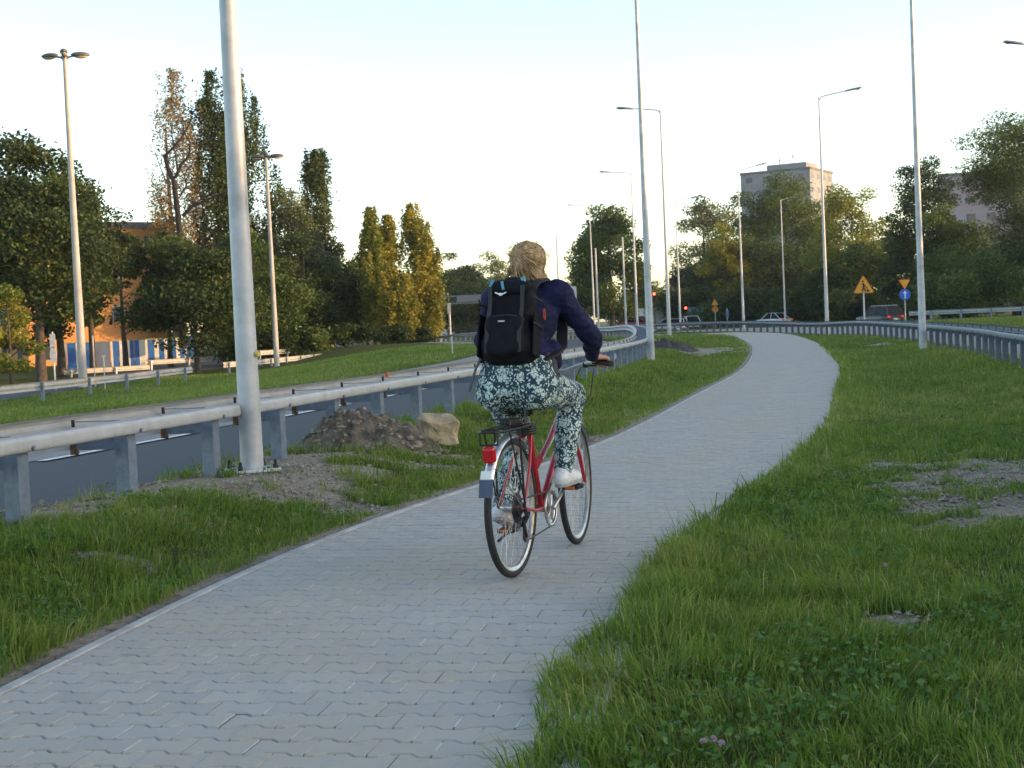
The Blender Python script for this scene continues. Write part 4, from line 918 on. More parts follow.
truck(put(702, 306.5, 186, 2.8), R(70), 6.2, 2.8, 2.3, M('blue_grey_box', (.20, .24, .40), .6, 0, .4, .9), navy, 'blue and grey truck at the junction right of the white box truck')

# ---------------------------------------------------------------- heaps and boulder
def heap(name, loc, a, b_, h, mat, label, seed, stones=0, stone_m=None, rot=0):
    root = thing(name, loc, label, 'heap', None, rot); n = 90
    g = np.linspace(-1.25, 1.25, n); X, Y_ = np.meshgrid(g, g); r_ = np.sqrt(X**2+Y_**2)
    ang = np.arctan2(Y_, X); rr = r_/(1+.22*(vnoise(np.cos(ang)*1.5+seed, np.sin(ang)*1.5, 1.0, seed)-.5)*2)
    Z = h*np.clip(1-rr, 0, 1)**1.05*(1-.25*np.exp(-(rr/.25)**2))
    Z += (fbm(X*a+seed, Y_*b_, 5, seed)-.5)*h*.55*np.clip(1.2-rr, 0, 1)+(vnoise(X*a, Y_*b_, 22, seed+3)-.5)*h*.20*np.clip(1.3-rr, 0, 1)+(vnoise(X*a, Y_*b_, 45, seed+4)-.5)*.03*np.clip(1.3-rr, 0, 1)
    Z -= .35*ss(1.0, 1.25, rr)
    I = np.arange(n*n).reshape(n, n); V = np.c_[(X*a).ravel(), (Y_*b_).ravel(), Z.ravel()]
    mesh_np('mound', V, np.c_[I[:-1, :-1].ravel(), I[:-1, 1:].ravel(), I[1:, 1:].ravel(), I[1:, :-1].ravel()], None, mat, root, smooth=True)
    random.seed(seed); m = MB()
    for i in range(stones):
        aa = random.uniform(0, 6.28); q = random.uniform(0, 1.15)**.6; x, y = math.cos(aa)*q*a, math.sin(aa)*q*b_
        ix, iy = min(n-1, int((x/a+1.25)/2.5*(n-1))), min(n-1, int((y/b_+1.25)/2.5*(n-1))); s = random.uniform(.008, .030)*(1.6 if random.random() < .12 else 1)
        bm = bmesh.new(); bmesh.ops.create_icosphere(bm, subdivisions=1, radius=s)
        f = Vector((random.uniform(.7, 1.5), random.uniform(.7, 1.3), random.uniform(.5, .9))); ro = Matrix.Rotation(random.uniform(0, 6), 3, 'Z') @ Matrix.Rotation(random.uniform(-.6, .6), 3, 'X')
        bm.verts.index_update(); m.add([ro @ Vector((v.co.x*f.x, v.co.y*f.y, v.co.z*f.z))*random.uniform(.8, 1.2)+Vector((x, y, max(0, Z[iy, ix])+s*.25)) for v in bm.verts], [tuple(v.index for v in fc.verts) for fc in bm.faces]); bm.free()
    if stones: props(m.build('clods', stone_m, root), kind='stuff')
    return root
earth = M('dug_earth', (.16, .135, .105), .98, 0, .35, 9, 1.0, 45); clod = M('clods_and_stones', (.30, .26, .21), .95, 0, .38, 14, .5, 60)
cx, cy = gp(358, 455, .12); heap('earth_mound', (cx-.02, cy+.35, land1(cx, cy+.35)-.02), .66, .46, .50, earth, 'heap of dug earth and clods beside the thick near lamp pole', 3, 300, clod)
cx, cy = gp(415, 446, .12); heap('rubble_heap', (cx, cy+.1, land1(cx, cy)-.02), .24, .22, .12, earth, 'low spill of rubble between the earth heap and the pale boulder', 9, 90, clod)
cx, cy = gp(668, 354, .1); heap('gravel_heap', (cx+.1, cy+1.6, land1(cx, cy+1.5)-.09), 1.0, .8, .50, M('grey_gravel', (.085, .08, .078), .98, 0, .3, 7, 1.0, 30), 'dark grey gravel heap at the foot of the slender lamp pole right of the cyclist', 5, 120, M('grey_stones', (.2, .19, .18), .95, 0, .3, 9))
cx, cy = gp(437, 444, .13); rz_ = land1(cx, cy)
bm = bmesh.new(); bmesh.ops.create_cube(bm, size=1); bmesh.ops.bevel(bm, geom=bm.edges[:], offset=.16, segments=1, affect='EDGES'); bmesh.ops.subdivide_edges(bm, edges=bm.edges[:], cuts=5, use_grid_fill=True)
me = bpy.data.meshes.new('boulder')
for v in bm.verts:
    p = v.co.copy(); top = .5+p.z
    v.co = Vector((p.x*.43*(1-.16*top), p.y*.34*(1-.12*top), p.z*.30+.10))
    q = v.co*7; v.co += Vector((mnoise.noise(q), mnoise.noise(q+Vector((9, 3, 1))), mnoise.noise(q+Vector((4, 7, 2)))))*.036+Vector((mnoise.noise(q*3), mnoise.noise(q*3.1), mnoise.noise(q*2.9)))*.011
bm.to_mesh(me); bm.free(); me.materials.append(M('sandstone', (.42, .34, .22), .92, 0, .22, 7, .7, 26))
bo = bpy.data.objects.new('boulder', me); col.objects.link(bo); bo.location = (cx, cy+.1, rz_+.04); bo.rotation_euler = (.05, .06, .25); props(bo, 'pale sandy boulder lying in the grass right of the earth heap', 'boulder')
# ---------------------------------------------------------------- soft bodies from blended solids
def sd_cap(P, a, b, ra, rb):
    a, b = np.array(a, float), np.array(b, float); d = b-a; t = np.clip(((P-a)@d)/max(1e-9, d@d), 0, 1)
    return np.linalg.norm(P-a-t[..., None]*d, axis=-1)-(ra+(rb-ra)*t)
def sd_ell(P, c, r, M_=None):
    q = P-np.array(c, float)
    if M_ is not None: q = q@np.array(M_)
    r = np.array(r, float); k0 = np.linalg.norm(q/r, axis=-1); k1 = np.linalg.norm(q/(r*r), axis=-1)
    return k0*(k0-1)/np.maximum(k1, 1e-6)
def sd_box(P, c, h, rad, M_=None):
    q = P-np.array(c, float)
    if M_ is not None: q = q@np.array(M_)
    q = np.abs(q)-(np.array(h)-rad); return np.linalg.norm(np.maximum(q, 0), axis=-1)+np.minimum(q.max(-1), 0)-rad
def blend(prims, step, k=.02, pad=.03):
    """prims: ('cap',a,b,ra,rb[,k]) ('ell',c,r[,M]) ('box',c,h,rad[,M]) ('cut',...) -> smooth surface (verts, quads) by surface nets"""
    lo, hi = np.full(3, 9e9), np.full(3, -9e9)
    for p in prims:
        if p[0] == 'cap': q = [np.array(p[1])-p[3], np.array(p[1])+p[3], np.array(p[2])-p[4], np.array(p[2])+p[4]]
        elif p[0] in ('ell', 'box'): m = float(np.linalg.norm(p[2])) if len(p) > 4 or (p[0] == 'ell' and len(p) > 3) else None; h = np.array(p[2]) if m is None else m; q = [np.array(p[1])-h, np.array(p[1])+h]
        else: continue
        for x in q: lo = np.minimum(lo, x); hi = np.maximum(hi, x)
    lo -= pad; hi += pad; n = np.ceil((hi-lo)/step).astype(int)+1
    ax = [lo[i]+np.arange(n[i])*step for i in range(3)]
    D = np.full(n, 1.0, np.float32)
    for p in prims:
        if p[0] == 'cap': b0 = np.minimum(np.array(p[1])-p[3], np.array(p[2])-p[4]); b1 = np.maximum(np.array(p[1])+p[3], np.array(p[2])+p[4])
        elif p[0] in ('ell', 'box'): h = np.full(3, float(np.linalg.norm(p[2]))); b0 = np.array(p[1])-h; b1 = np.array(p[1])+h
        else: b0, b1 = lo, hi
        s = tuple(slice(max(0, int((b0[i]-.07-lo[i])/step)), min(n[i], int((b1[i]+.07-lo[i])/step)+2)) for i in range(3))
        if any(x.stop <= x.start for x in s): continue
        G = np.stack(np.meshgrid(ax[0][s[0]], ax[1][s[1]], ax[2][s[2]], indexing='ij'), -1)
        kk = k
        if p[0] == 'cap': d = sd_cap(G, *p[1:5]); kk = p[5] if len(p) > 5 else k
        elif p[0] == 'ell': d = sd_ell(G, *p[1:])
        elif p[0] == 'box': d = sd_box(G, *p[1:])
        elif p[0] == 'cutz': d = (G[..., 2]-p[1])*p[2]; D[s] = np.maximum(D[s], d); continue
        elif p[0] == 'cut': d = -sd_ell(G, *p[1:]); D[s] = np.maximum(D[s], d); continue
        A = D[s]; h = np.clip(.5+.5*(d-A)/kk, 0, 1); D[s] = d*(1-h)+A*h-kk*h*(1-h)
    sg = D < 0
    c = np.stack([sg[i:n[0]-1+i, j:n[1]-1+j, l:n[2]-1+l] for i in (0, 1) for j in (0, 1) for l in (0, 1)], 0)
    cnt = c.sum(0); act = (cnt > 0) & (cnt < 8); ids = np.full(act.shape, -1); ids[act] = np.arange(act.sum())
    I = np.argwhere(act); acc = np.zeros((len(I), 3)); num = np.zeros(len(I))
    cor = [(i, j, l) for i in (0, 1) for j in (0, 1) for l in (0, 1)]
    for a in range(8):
        for b in range(a+1, 8):
            if sum(abs(cor[a][q]-cor[b][q]) for q in range(3)) != 1: continue
            da = D[I[:, 0]+cor[a][0], I[:, 1]+cor[a][1], I[:, 2]+cor[a][2]]; db = D[I[:, 0]+cor[b][0], I[:, 1]+cor[b][1], I[:, 2]+cor[b][2]]
            x = (da < 0) != (db < 0); t = da/(da-db+1e-12)
            pt = np.array(cor[a])[None]*(1-t[:, None])+np.array(cor[b])[None]*t[:, None]
            acc[x] += pt[x]; num[x] += 1
    V = lo+(I+acc/num[:, None])*step
    Q = []
    for ax_ in range(3):
        o1, o2 = [(1, 2), (2, 0), (0, 1)][ax_]; d = [0, 0, 0]; d[ax_] = 1
        A = sg[:n[0]-d[0], :n[1]-d[1], :n[2]-d[2]]; B_ = sg[d[0]:, d[1]:, d[2]:]
        for fl, m in ((False, A & ~B_), (True, ~A & B_)):
            E = np.argwhere(m); E = E[(E[:, o1] > 0) & (E[:, o2] > 0)]
            def cell(e, u, v): q = e.copy(); q[:, o1] -= u; q[:, o2] -= v; q = np.minimum(q, np.array(ids.shape)-1); return ids[q[:, 0], q[:, 1], q[:, 2]]
            f = np.c_[cell(E, 1, 1), cell(E, 0, 1), cell(E, 0, 0), cell(E, 1, 0)]
            if fl: f = f[:, ::-1]
            Q.append(f[(f >= 0).all(1)])
    F = np.concatenate(Q)
    for _ in range(2):                                # light fairing
        S = np.zeros_like(V); C = np.zeros(len(V))
        for i in range(4): np.add.at(S, F[:, i], V[F[:, (i+1) % 4]]); np.add.at(C, F[:, i], 1)
        V = V*.5+.5*S/np.maximum(C, 1)[:, None]
    return V, F
def soft(name, prims, mat, parent, step=.008, k=.02, wrinkle=0, wscale=20, wdir=(1, 1, 1)):
    V, F = blend(prims, step, k)
    o = mesh_np(name, V, F, None, mat, parent, smooth=True)
    if wrinkle:
        me = o.data; nn = np.empty(len(V)*3, np.float32); me.vertices.foreach_get('normal', nn); nn = nn.reshape(-1, 3)
        q = [mnoise.noise(Vector((v[0]*wscale*wdir[0], v[1]*wscale*wdir[1], v[2]*wscale*wdir[2]+3))) + .5*mnoise.noise(Vector((v[0]*wscale*2.3*wdir[0]+5, v[1]*wscale*2.3*wdir[1], v[2]*wscale*2.3*wdir[2]))) for v in V]
        V2 = V+nn*np.array(q)[:, None]*wrinkle; me.vertices.foreach_set('co', V2.astype(np.float32).ravel()); me.update()
    return o

# ---------------------------------------------------------------- bicycle (x forward, y left)
BX, BY = -.03, 7.16
BZ = float(land(np.array([BX]), np.array([BY]))[0])
B_RZ = math.atan2(.939, .345)
bike = thing('bicycle', (BX, BY, BZ), 'red step-through bicycle with silver mudguards and a black rear rack, ridden along the paved path', 'bicycle', rz=B_RZ)
WR, WB = .345, 1.05
def wheel(x, steer, nm):
    m = MB(); Mw = Matrix.Rotation(steer, 3, 'Z'); c = Vector((x, 0, WR))
    def ring(rad, y, k=72): return [c+Mw @ Vector((rad*math.cos(2*math.pi*i/k), y, rad*math.sin(2*math.pi*i/k))) for i in range(k)]
    m.tube(ring(WR-.0185, 0), .0185, 12, closed=True); w_ = m.build('wheel_tyre', rubber, bike)
    r_ = MB(); prof = [(-.011, .309), (-.012, .318), (.012, .318), (.011, .309), (.006, .296), (-.006, .296)]
    k = 72; P = [p for y, rad in prof for p in ring(rad, y)]; n = len(prof)
    r_.add(P, [(i*k+j, i*k+(j+1) % k, ((i+1) % n)*k+(j+1) % k, ((i+1) % n)*k+j) for i in range(n) for j in range(k)]); r_.build('rim', steel, w_)
    s = MB()
    for i in range(36):
        a = 2*math.pi*i/36; y = .028 if i % 2 else -.028; b = a+(.55 if (i//2) % 2 else -.55)
        s.tube([c+Mw @ Vector((.022*math.cos(b), y, .022*math.sin(b))), c+Mw @ Vector((.302*math.cos(a), 0, .302*math.sin(a)))], .0011, 4, caps=False)
    s.build('spokes', steel, w_)
    h = MB(); h.tube([c+Mw @ Vector((0, y, 0)) for y in (-.058, -.034, -.03, .03, .034, .058)], [.012, .024, .016, .016, .024, .012], 12); h.build('hub', steel, w_); return w_
STEER = R(4)
wheel(0, 0, 'rear'); wheel(WB, STEER, 'front')
def guard(x, a0, a1, steer=0):
    g_ = MB(); rad = WR+.018; c = Vector((x, 0, WR)); Mw = Matrix.Rotation(steer, 3, 'Z'); n = 30; pr = [(-.026, -.014), (-.020, -.002), (-.008, .004), (.008, .004), (.020, -.002), (.026, -.014)]
    P = [c+Mw @ Vector(((rad+dr_)*math.cos(a0+(a1-a0)*i/n), y, (rad+dr_)*math.sin(a0+(a1-a0)*i/n))) for i in range(n+1) for y, dr_ in pr]
    k = len(pr); g_.add(P, [(i*k+j, i*k+j+1, (i+1)*k+j+1, (i+1)*k+j) for i in range(n) for j in range(k-1)], True)
    P2 = [p+(c-p).normalized()*.002 for p in P]; g_.add(P2, [(i*k+j, (i+1)*k+j, (i+1)*k+j+1, i*k+j+1) for i in range(n) for j in range(k-1)], True)
    return g_
gr_ = guard(0, R(48), R(150)).build('rear_mudguard', steel, bike)
fl = MB(); e = Vector((-(WR+.018)*math.cos(R(30)), 0, WR+(WR+.018)*math.sin(R(30)))); fl.box(e+Vector((-.022, 0, -.045)), (.006, .07, .09), M=Matrix.Rotation(R(14), 3, 'Y'), bev=.002); fl.build('mud_flap', M('blue_grey_flap', (.06, .085, .14), .5, 0, .1, 20), gr_)
wr_ = MB(); wr_.box(e+Vector((-.010, 0, .015)), (.012, .055, .045), M=Matrix.Rotation(R(30), 3, 'Y'), bev=.003); wr_.build('white_reflector', white_paint, gr_)
for s in (-1, 1):
    q = MB(); q.tube([(0, s*.062, WR), (-.28, s*.036, WR+.235)], .0028, 6); q.build('mudguard_stay', steel, gr_)
guard(WB, R(32), R(112), STEER).build('front_mudguard', steel, bike)
tl = MB(); ta = R(133); tl.box(Vector((math.cos(ta)*(WR+.052), 0, WR+math.sin(ta)*(WR+.052)+.0)), (.045, .062, .080), M=Matrix.Rotation(-R(10), 3, 'Y'), bev=.014); tl.build('tail_light', red_lens, bike)
fr = MB(); BBp = Vector((.44, 0, .285)); st_top = Vector((.295, 0, .745)); hd_lo, hd_hi = Vector((.895, 0, .645)), Vector((.850, 0, .800))
fr.tube([BBp, st_top], .016, 12); fr.tube([BBp+Vector((.01, 0, .01)), hd_lo+Vector((-.004, 0, .03))], .021, 12); fr.tube([(.372, 0, .50), (.62, 0, .615), hd_hi+Vector((.008, 0, -.03))], .017, 12)
fr.tube([hd_lo, hd_hi], .021, 14)
for s in (-1, 1):
    fr.tube([BBp+Vector((-.02, s*.030, 0)), (.20, s*.055, .305), (0, s*.066, WR)], [.011, .010, .008], 8); fr.tube([st_top+Vector((.01, s*.012, -.03)), (.16, s*.05, .55), (0, s*.066, WR)], [.009, .008, .007], 8)
fr.tube([(.44, -.038, .285), (.44, .038, .285)], .022, 12)
frame_o = fr.build('frame', red_paint, bike)
dc = MB(); a, b2 = BBp.lerp(hd_lo, .30), BBp.lerp(hd_lo, .78); dc.tube([a+Vector((-.004, -.0195, .004)), b2+Vector((-.004, -.0195, .004))], .0065, 8); dc.tube([Vector((.46, -.0165, .5405)), Vector((.78, -.0165, .70))], .004, 6); dc.build('white_decal', white_paint, frame_o)
Ms = Matrix.Rotation(STEER, 3, 'Z')
def stw(p): q = Vector(p)-Vector((WB, 0, 0)); return Ms @ q+Vector((WB, 0, 0))
fk = MB(); cr = Vector((.905, 0, .625))
for s in (-1, 1): fk.tube([cr+Vector((0, s*.042, 0)), stw((.965, s*.052, .50)), stw((WB, s*.056, WR))], [.013, .012, .009], 10)
fk.tube([cr+Vector((0, -.045, 0)), cr+Vector((0, .045, 0))], .016, 10); fk.build('fork', red_paint, bike)
sp = MB(); sp.tube([st_top-Vector((-.02, 0, .06)), (.268, 0, .835)], .0135, 12); sp.build('seat_post', steel, bike)
sad = soft('saddle', [('ell', (.205, 0, .868), (.11, .100, .030)), ('cap', (.24, 0, .872), (.43, 0, .868), .045, .022), ('cutz', .846, -1)], black_m, bike, .006, .03)
for s in (-1, 1):
    q = MB(); q.tube([(.17+.018*math.cos(t_), s*.055+.018*math.sin(t_), .79+.05*t_/31.4) for t_ in np.linspace(0, 31.4, 60)], .0035, 5); q.tube([(.17, s*.055, .79), (.27, s*.02, .82)], .006, 6); q.build('saddle_spring', black_m, sad)
rk = MB(); zr = .742
for s in (-1, 1):
    rk.tube([(.20, s*.05, zr), (.12, s*.065, zr), (-.24, s*.065, zr), (-.275, s*.03, zr)], .0065, 8); rk.tube([(-.02, s*.066, zr), (0, s*.072, WR)], .006, 8); rk.tube([(-.16, s*.066, zr), (0, s*.074, WR+.02)], .005, 8); rk.tube([(.20, s*.05, zr), (.29, s*.016, .70)], .005, 8)
rk.tube([(-.275, -.03, zr), (-.275, .03, zr)], .0065, 8)
for x in (-.2, -.08, .04, .15): rk.tube([(x, -.065, zr), (x, .065, zr)], .004, 6)
rk.tube([(-.22, 0, zr+.012), (.16, 0, zr+.012)], .010, 8)
rk.tube([(-.27, -.045, zr-.06), (-.27, .045, zr-.06)], .005, 6); rk.tube([(-.27, -.045, zr-.06), (-.27, -.045, zr)], .005, 6); rk.tube([(-.27, .045, zr-.06), (-.27, .045, zr)], .005, 6)
rack = rk.build('rear_rack', black_m, bike)
q = MB(); q.box((.03, 0, zr+.03), (.14, .06, .03), bev=.006); q.tube([(-.10, -.05, zr+.02), (-.10, -.05, zr+.05), (-.10, .05, zr+.05), (-.10, .05, zr+.02)], .005, 6); q.build('spring_clip', black_m, rack)
q = MB(); pts = [(.245+.045*math.cos(t_)*(1), .052*math.sin(t_), .69+.012*t_/6.283) for t_ in np.linspace(0, 6.283*4, 70)]; q.tube(pts, .009, 7); q.build('coiled_cable', black_m, bike)
# drive train on the right side
CRA = R(34); crk = Vector((math.cos(CRA), 0, math.sin(CRA)))*.17
def dsk(m, c, r, t_, n=36, hole=0): m.lathe([(max(hole, .001), -t_/2), (r, -t_/2), (r, t_/2), (max(hole, .001), t_/2)] + ([(hole, -t_/2)] if hole else []), n, c, Matrix.Rotation(R(90), 3, 'X'))
q = MB(); dsk(q, (.44, -.052, .285), .092, .004, 44, .062); dsk(q, (.44, -.060, .285), .100, .0025, 44, .080)
for i in range(5): a = 2*math.pi*i/5; q.tube([(.44, -.054, .285), (.44+.07*math.cos(a), -.054, .285+.07*math.sin(a))], .007, 6)
ch = q.build('chainring', steel, bike)
q = MB(); q.tube([(.44, -.068, .285), BBp+crk*.5+Vector((0, -.082, 0)), BBp+crk+Vector((0, -.085, 0))], [.013, .010, .011], 10); q.build('crank', steel, bike)
q = MB(); q.tube([(.44, .055, .285), BBp-crk*.5+Vector((0, .07, 0)), BBp-crk+Vector((0, .075, 0))], [.013, .010, .011], 10); q.build('crank', steel, bike)
for s, c0 in ((-1, BBp+crk), (1, BBp-crk)):
    q = MB(); c = c0+Vector((0, s*.135, 0)); q.tube([c0+Vector((0, s*.085, 0)), c+Vector((0, s*.05, 0))], .006, 8)
    for dx in (-.042, .042): q.box(c+Vector((dx, 0, 0)), (.016, .09, .024), bev=.003)
    for dy in (-.042, 0, .042): q.box(c+Vector((0, dy, 0)), (.084, .010, .018))
    pd = q.build('pedal', black_m, bike)
    for dx in (-.051, .051): q = MB(); q.box(c+Vector((dx, 0, 0)), (.004, .055, .014)); q.build('reflector', orange_lens, pd)
q = MB()
for i in range(6): dsk(q, (0, -.034-.0045*i, WR), .052-.0055*i, .002, 28)
q.build('cassette', dark_steel, bike)
q = MB(); dsk(q, (0, -.029, WR), .076, .0015, 32); q.build('spoke_guard', black_m, bike)
def chain(pts): q = MB(); q.tube(pts, .0045, 6); return q
dj, dk_ = Vector((.015, -.046, .268)), Vector((.045, -.048, .195))
pts = [(.44, -.054, .285+.092), (.0, -.046, WR+.040)]+[(math.cos(a)*.040, -.046, WR+math.sin(a)*.040) for a in np.linspace(R(100), R(255), 8)]+[(dj.x+.022, -.047, dj.z+.005), (dk_.x-.024, -.048, dk_.z), (dk_.x, -.048, dk_.z-.026), (.44, -.054, .285-.092)]+[(.44+.092*math.cos(a), -.054, .285+.092*math.sin(a)) for a in np.linspace(R(-80), R(90), 12)]
chain(pts).build('chain', dark_steel, bike)
q = MB(); q.tube([dj+Vector((0, -.01, 0)), dk_+Vector((0, -.01, 0))], .008, 6); q.tube([(0.0, -.07, WR-.01), (.02, -.075, .30), dj+Vector((0, -.012, 0))], .011, 8); dsk(q, tuple(dj), .022, .006, 18); dsk(q, tuple(dk_), .024, .006, 18); q.build('derailleur', dark_steel, bike)
q = MB(); q.tube([(.36, .035, .27), (.12, .075, .20), (.02, .085, .175)], [.009, .008, .007], 8); q.build('kickstand', black_m, bike)
sb = MB(); sb.tube([hd_hi, (.838, 0, .90), (.826, 0, .965)], .0135, 12); sb.tube([(.826, 0, .955), (.800, 0, .985)], .016, 10); sb.build('stem', black_m, bike)
bar = [(.790, .315, 1.022), (.800, .20, 1.030), (.812, .12, 1.012), (.806, .05, .988), (.804, 0, .985), (.806, -.05, .988), (.812, -.12, 1.012), (.800, -.20, 1.030), (.770, -.265, 1.028), (.735, -.325, 1.020)]
bar[0] = (.735, .325, 1.020); bar.insert(1, (.770, .265, 1.028))
hb = MB(); hb.tube(bar, .0115, 10); hbo = hb.build('handlebar', steel, bike)
for s in (-1, 1):
    q = MB(); q.tube([(.793, s*.215, 1.030), (.770, s*.265, 1.028), (.730, s*.333, 1.019)], [.0155, .0155, .017], 12); q.build('grip', black_m, hbo)
    q = MB(); q.tube([(.812, s*.165, 1.020), (.850, s*.20, 1.010), (.835, s*.27, 1.000)], [.009, .006, .005], 8); q.box((.812, s*.165, 1.015), (.035, .03, .03), bev=.006); q.build('brake_lever', black_m, hbo)
    q = MB(); q.tube([(.835, s*.15, 1.02), (.93, s*.13, 1.05), (.985, s*.06, .96), (.93, s*.02, .80), (.87, s*.01, .66)], .0032, 6); q.build('brake_cable', black_m, hbo)
q = MB(); q.tube([(.82, -.12, 1.02), (.88, -.19, 1.0), (.86, -.17, .85), (.80, -.06, .68), (.70, -.03, .55)], .003, 6); q.build('gear_cable', black_m, hbo)
q = MB(); q.ell((.80, .10, 1.035), (.026, .026, .018)); q.build('bell', steel, hbo)
q = MB(); q.box((.955, 0, .72), (.05, .055, .05), bev=.012); q.build('headlight', steel, bike)

# ---------------------------------------------------------------- rider (same local frame as the bicycle)
rider = thing('person', (BX, BY, BZ), 'person riding the red bicycle in a navy jacket and floral trousers, fair hair tied back', 'person', rz=B_RZ)
skin, t, b = newmat('skin'); v = t.obj(); t.link(t.ramp(t.noise(30, 4, .6, v), [(.3, (.48, .25, .17)), (.7, (.60, .34, .24))]), b.inputs['Base Color']); b.inputs['Roughness'].default_value = .5; b.inputs['Subsurface Weight'].default_value = .1; b.inputs['Subsurface Radius'].default_value = (.01, .004, .002)
J = dict(hipR=(.20, -.095, .925), hipL=(.20, .095, .925), knR=(.625, -.135, .865), knL=(.50, .125, .62), anR=(.465, -.125, .475), anL=(.20, .125, .305), shR=(.365, -.175, 1.395), shL=(.365, .175, 1.395), elR=(.505, -.300, 1.165), elL=(.505, .300, 1.165), wrR=(.690, -.245, 1.062), wrL=(.690, .245, 1.062))
head = Vector((.440, .0, 1.568))
def hand(s):
    c = Vector((.765, s*.268, 1.029)); g = Vector((-.48, s*.877, 0)).normalized(); f = Vector((.90, -s*-.0, 0)); f = (f-g*f.dot(g)).normalized(); up = Vector((0, 0, 1)); w_ = Vector(J['wrR' if s < 0 else 'wrL']); out = []
    for i, (o, L) in enumerate(((-.036, .95), (-.012, 1.03), (.012, 1.0), (.034, .85))):
        K = c+g*o-f*.018*L+up*.027; p1 = c+g*o+f*.020*L+up*.019; p2 = c+g*o+f*.027*L-up*.007; p3 = c+g*o+f*.004-up*.024
        out += [('cap', w_.lerp(K, .15), K, .017, .0125, .010), ('cap', K, p1, .0098, .0092, .003), ('cap', p1, p2, .0090, .0082, .003), ('cap', p2, p3, .0080, .0068, .003)]
    t0 = w_.lerp(c-g*.03+up*.02, .45); t1 = c-g*.052-f*.004+up*.004; t2 = c-g*.046+f*.022-up*.012
    out += [('cap', t0, t1, .0135, .0115, .010), ('cap', t1, t2, .0110, .0085, .004)]
    return out
fl_ = MB()
body_p = [('cap', head-Vector((.055, 0, .085)), (.365, 0, 1.415), .050, .060), ('ell', head+Vector((-.012, 0, .022)), (.096, .076, .088)), ('ell', head+Vector((.030, 0, -.030)), (.066, .058, .082)),
    ('cap', head+Vector((.082, 0, .010)), head+Vector((.100, 0, -.024)), .010, .013, .012), ('ell', head+Vector((.086, 0, -.058)), (.018, .026, .009)), ('ell', head+Vector((.070, 0, -.098)), (.026, .024, .020)), ('ell', head+Vector((.082, .0, .028)), (.012, .05, .010)),
    ('ell', head+Vector((-.008, .078, -.008)), (.020, .010, .032)), ('ell', head+Vector((-.008, -.078, -.008)), (.020, .010, .032)),
    ('ell', (.20, 0, .955), (.125, .165, .12)), ('cap', (.22, 0, 1.0), (.30, 0, 1.24), .115, .125), ('ell', (.325, 0, 1.29), (.105, .155, .15)), ('cap', J['shR'], J['shL'], .055, .055)]
for s in ('R', 'L'):
    body_p += [('cap', J['hip'+s], J['kn'+s], .085, .056), ('cap', J['kn'+s], J['an'+s], .052, .034), ('cap', J['sh'+s], J['el'+s], .047, .037), ('cap', J['el'+s], J['wr'+s], .036, .024)]
    a = Vector(J['an'+s]); toe = Vector((.150, 0, -.055)) if s == 'R' else Vector((.125, 0, -.085)); body_p += [('cap', a-Vector((.02, 0, .03)), a+toe, .034, .026)]
Vb, Fb = blend(body_p, .0095, .022)
Vs_, Fs_ = [Vb], [Fb]; o_ = len(Vb)
for s in (-1, 1):
    Vh, Fh = blend(hand(s)+[('cap', J['elR' if s < 0 else 'elL'], J['wrR' if s < 0 else 'wrL'], .032, .023)], .0038, .006); Vs_.append(Vh); Fs_.append(Fh+o_); o_ += len(Vh)
body_o = mesh_np('body', np.vstack(Vs_), np.vstack(Fs_), None, skin, rider, smooth=True)
q = MB()
for s in (-1, 1): q.ell(head+Vector((.078, s*.031, .008)), (.010, .013, .0105), 12, 8)
eye = M('eye_white', (.7, .68, .65), .2); q.build('eyes', eye, rider)
q = MB(); q.ell(head+Vector((.090, 0, -.058)), (.012, .022, .006), 12, 6); q.build('lips', M('lips', (.42, .14, .12), .4), rider)
# floral trousers
fm, t, b = newmat('floral_trousers'); v = t.obj(); wv = t.new('ShaderNodeVectorMath', operation='ADD')
nz = t.new('ShaderNodeTexNoise'); nz.inputs['Scale'].default_value = 24; nz.inputs['Detail'].default_value = 2; t.link(v, nz.inputs['Vector'])
sc1 = t.new('ShaderNodeVectorMath', operation='SCALE'); sc1.inputs['Scale'].default_value = .045; t.link(nz.outputs['Color'], sc1.inputs[0]); t.link(v, wv.inputs[0]); t.link(sc1.outputs[0], wv.inputs[1])
def voro(scale, feat): n_ = t.new('ShaderNodeTexVoronoi', feature=feat); n_.inputs['Scale'].default_value = scale; t.link(wv.outputs[0], n_.inputs['Vector']); return n_
big = voro(19, 'F1'); med = voro(44, 'DISTANCE_TO_EDGE'); sm_ = voro(75, 'F1')
blob = t.ramp(big.outputs['Distance'], [(.40, (1, 1, 1)), (.47, (0, 0, 0))])
pet = t.ramp(med.outputs['Distance'], [(.04, (0, 0, 0)), (.09, (1, 1, 1))])
dots = t.ramp(sm_.outputs['Distance'], [(.34, (1, 1, 1)), (.44, (0, 0, 0))])
msk = t.mix(blob, dots, pet)
pale = t.mix(t.noise(14, 2, .5, v), (.42, .60, .64), (.64, .72, .64))
t.link(t.mix(msk, (.014, .046, .072), pale), b.inputs['Base Color']); b.inputs['Roughness'].default_value = .85
t.link(t.bump(t.noise(38, 5, .6, v), .5, .02), b.inputs['Normal'])
tp = [('ell', (.180, 0, .975), (.150, .200, .150)), ('ell', (.175, 0, 1.05), (.125, .180, .08))]
for s, ys in (('R', -1), ('L', 1)):
    h, k_, a = Vector(J['hip'+s]), Vector(J['kn'+s]), Vector(J['an'+s]); end = k_.lerp(a, .94)
    tp += [('ell', h+Vector((-.045, ys*.012, -.005)), (.115, .105, .105)), ('cap', h, k_, .102, .072, .03), ('cap', k_, k_.lerp(a, .5), .071, .067, .03), ('cap', k_.lerp(a, .5), end, .067, .055, .02)]
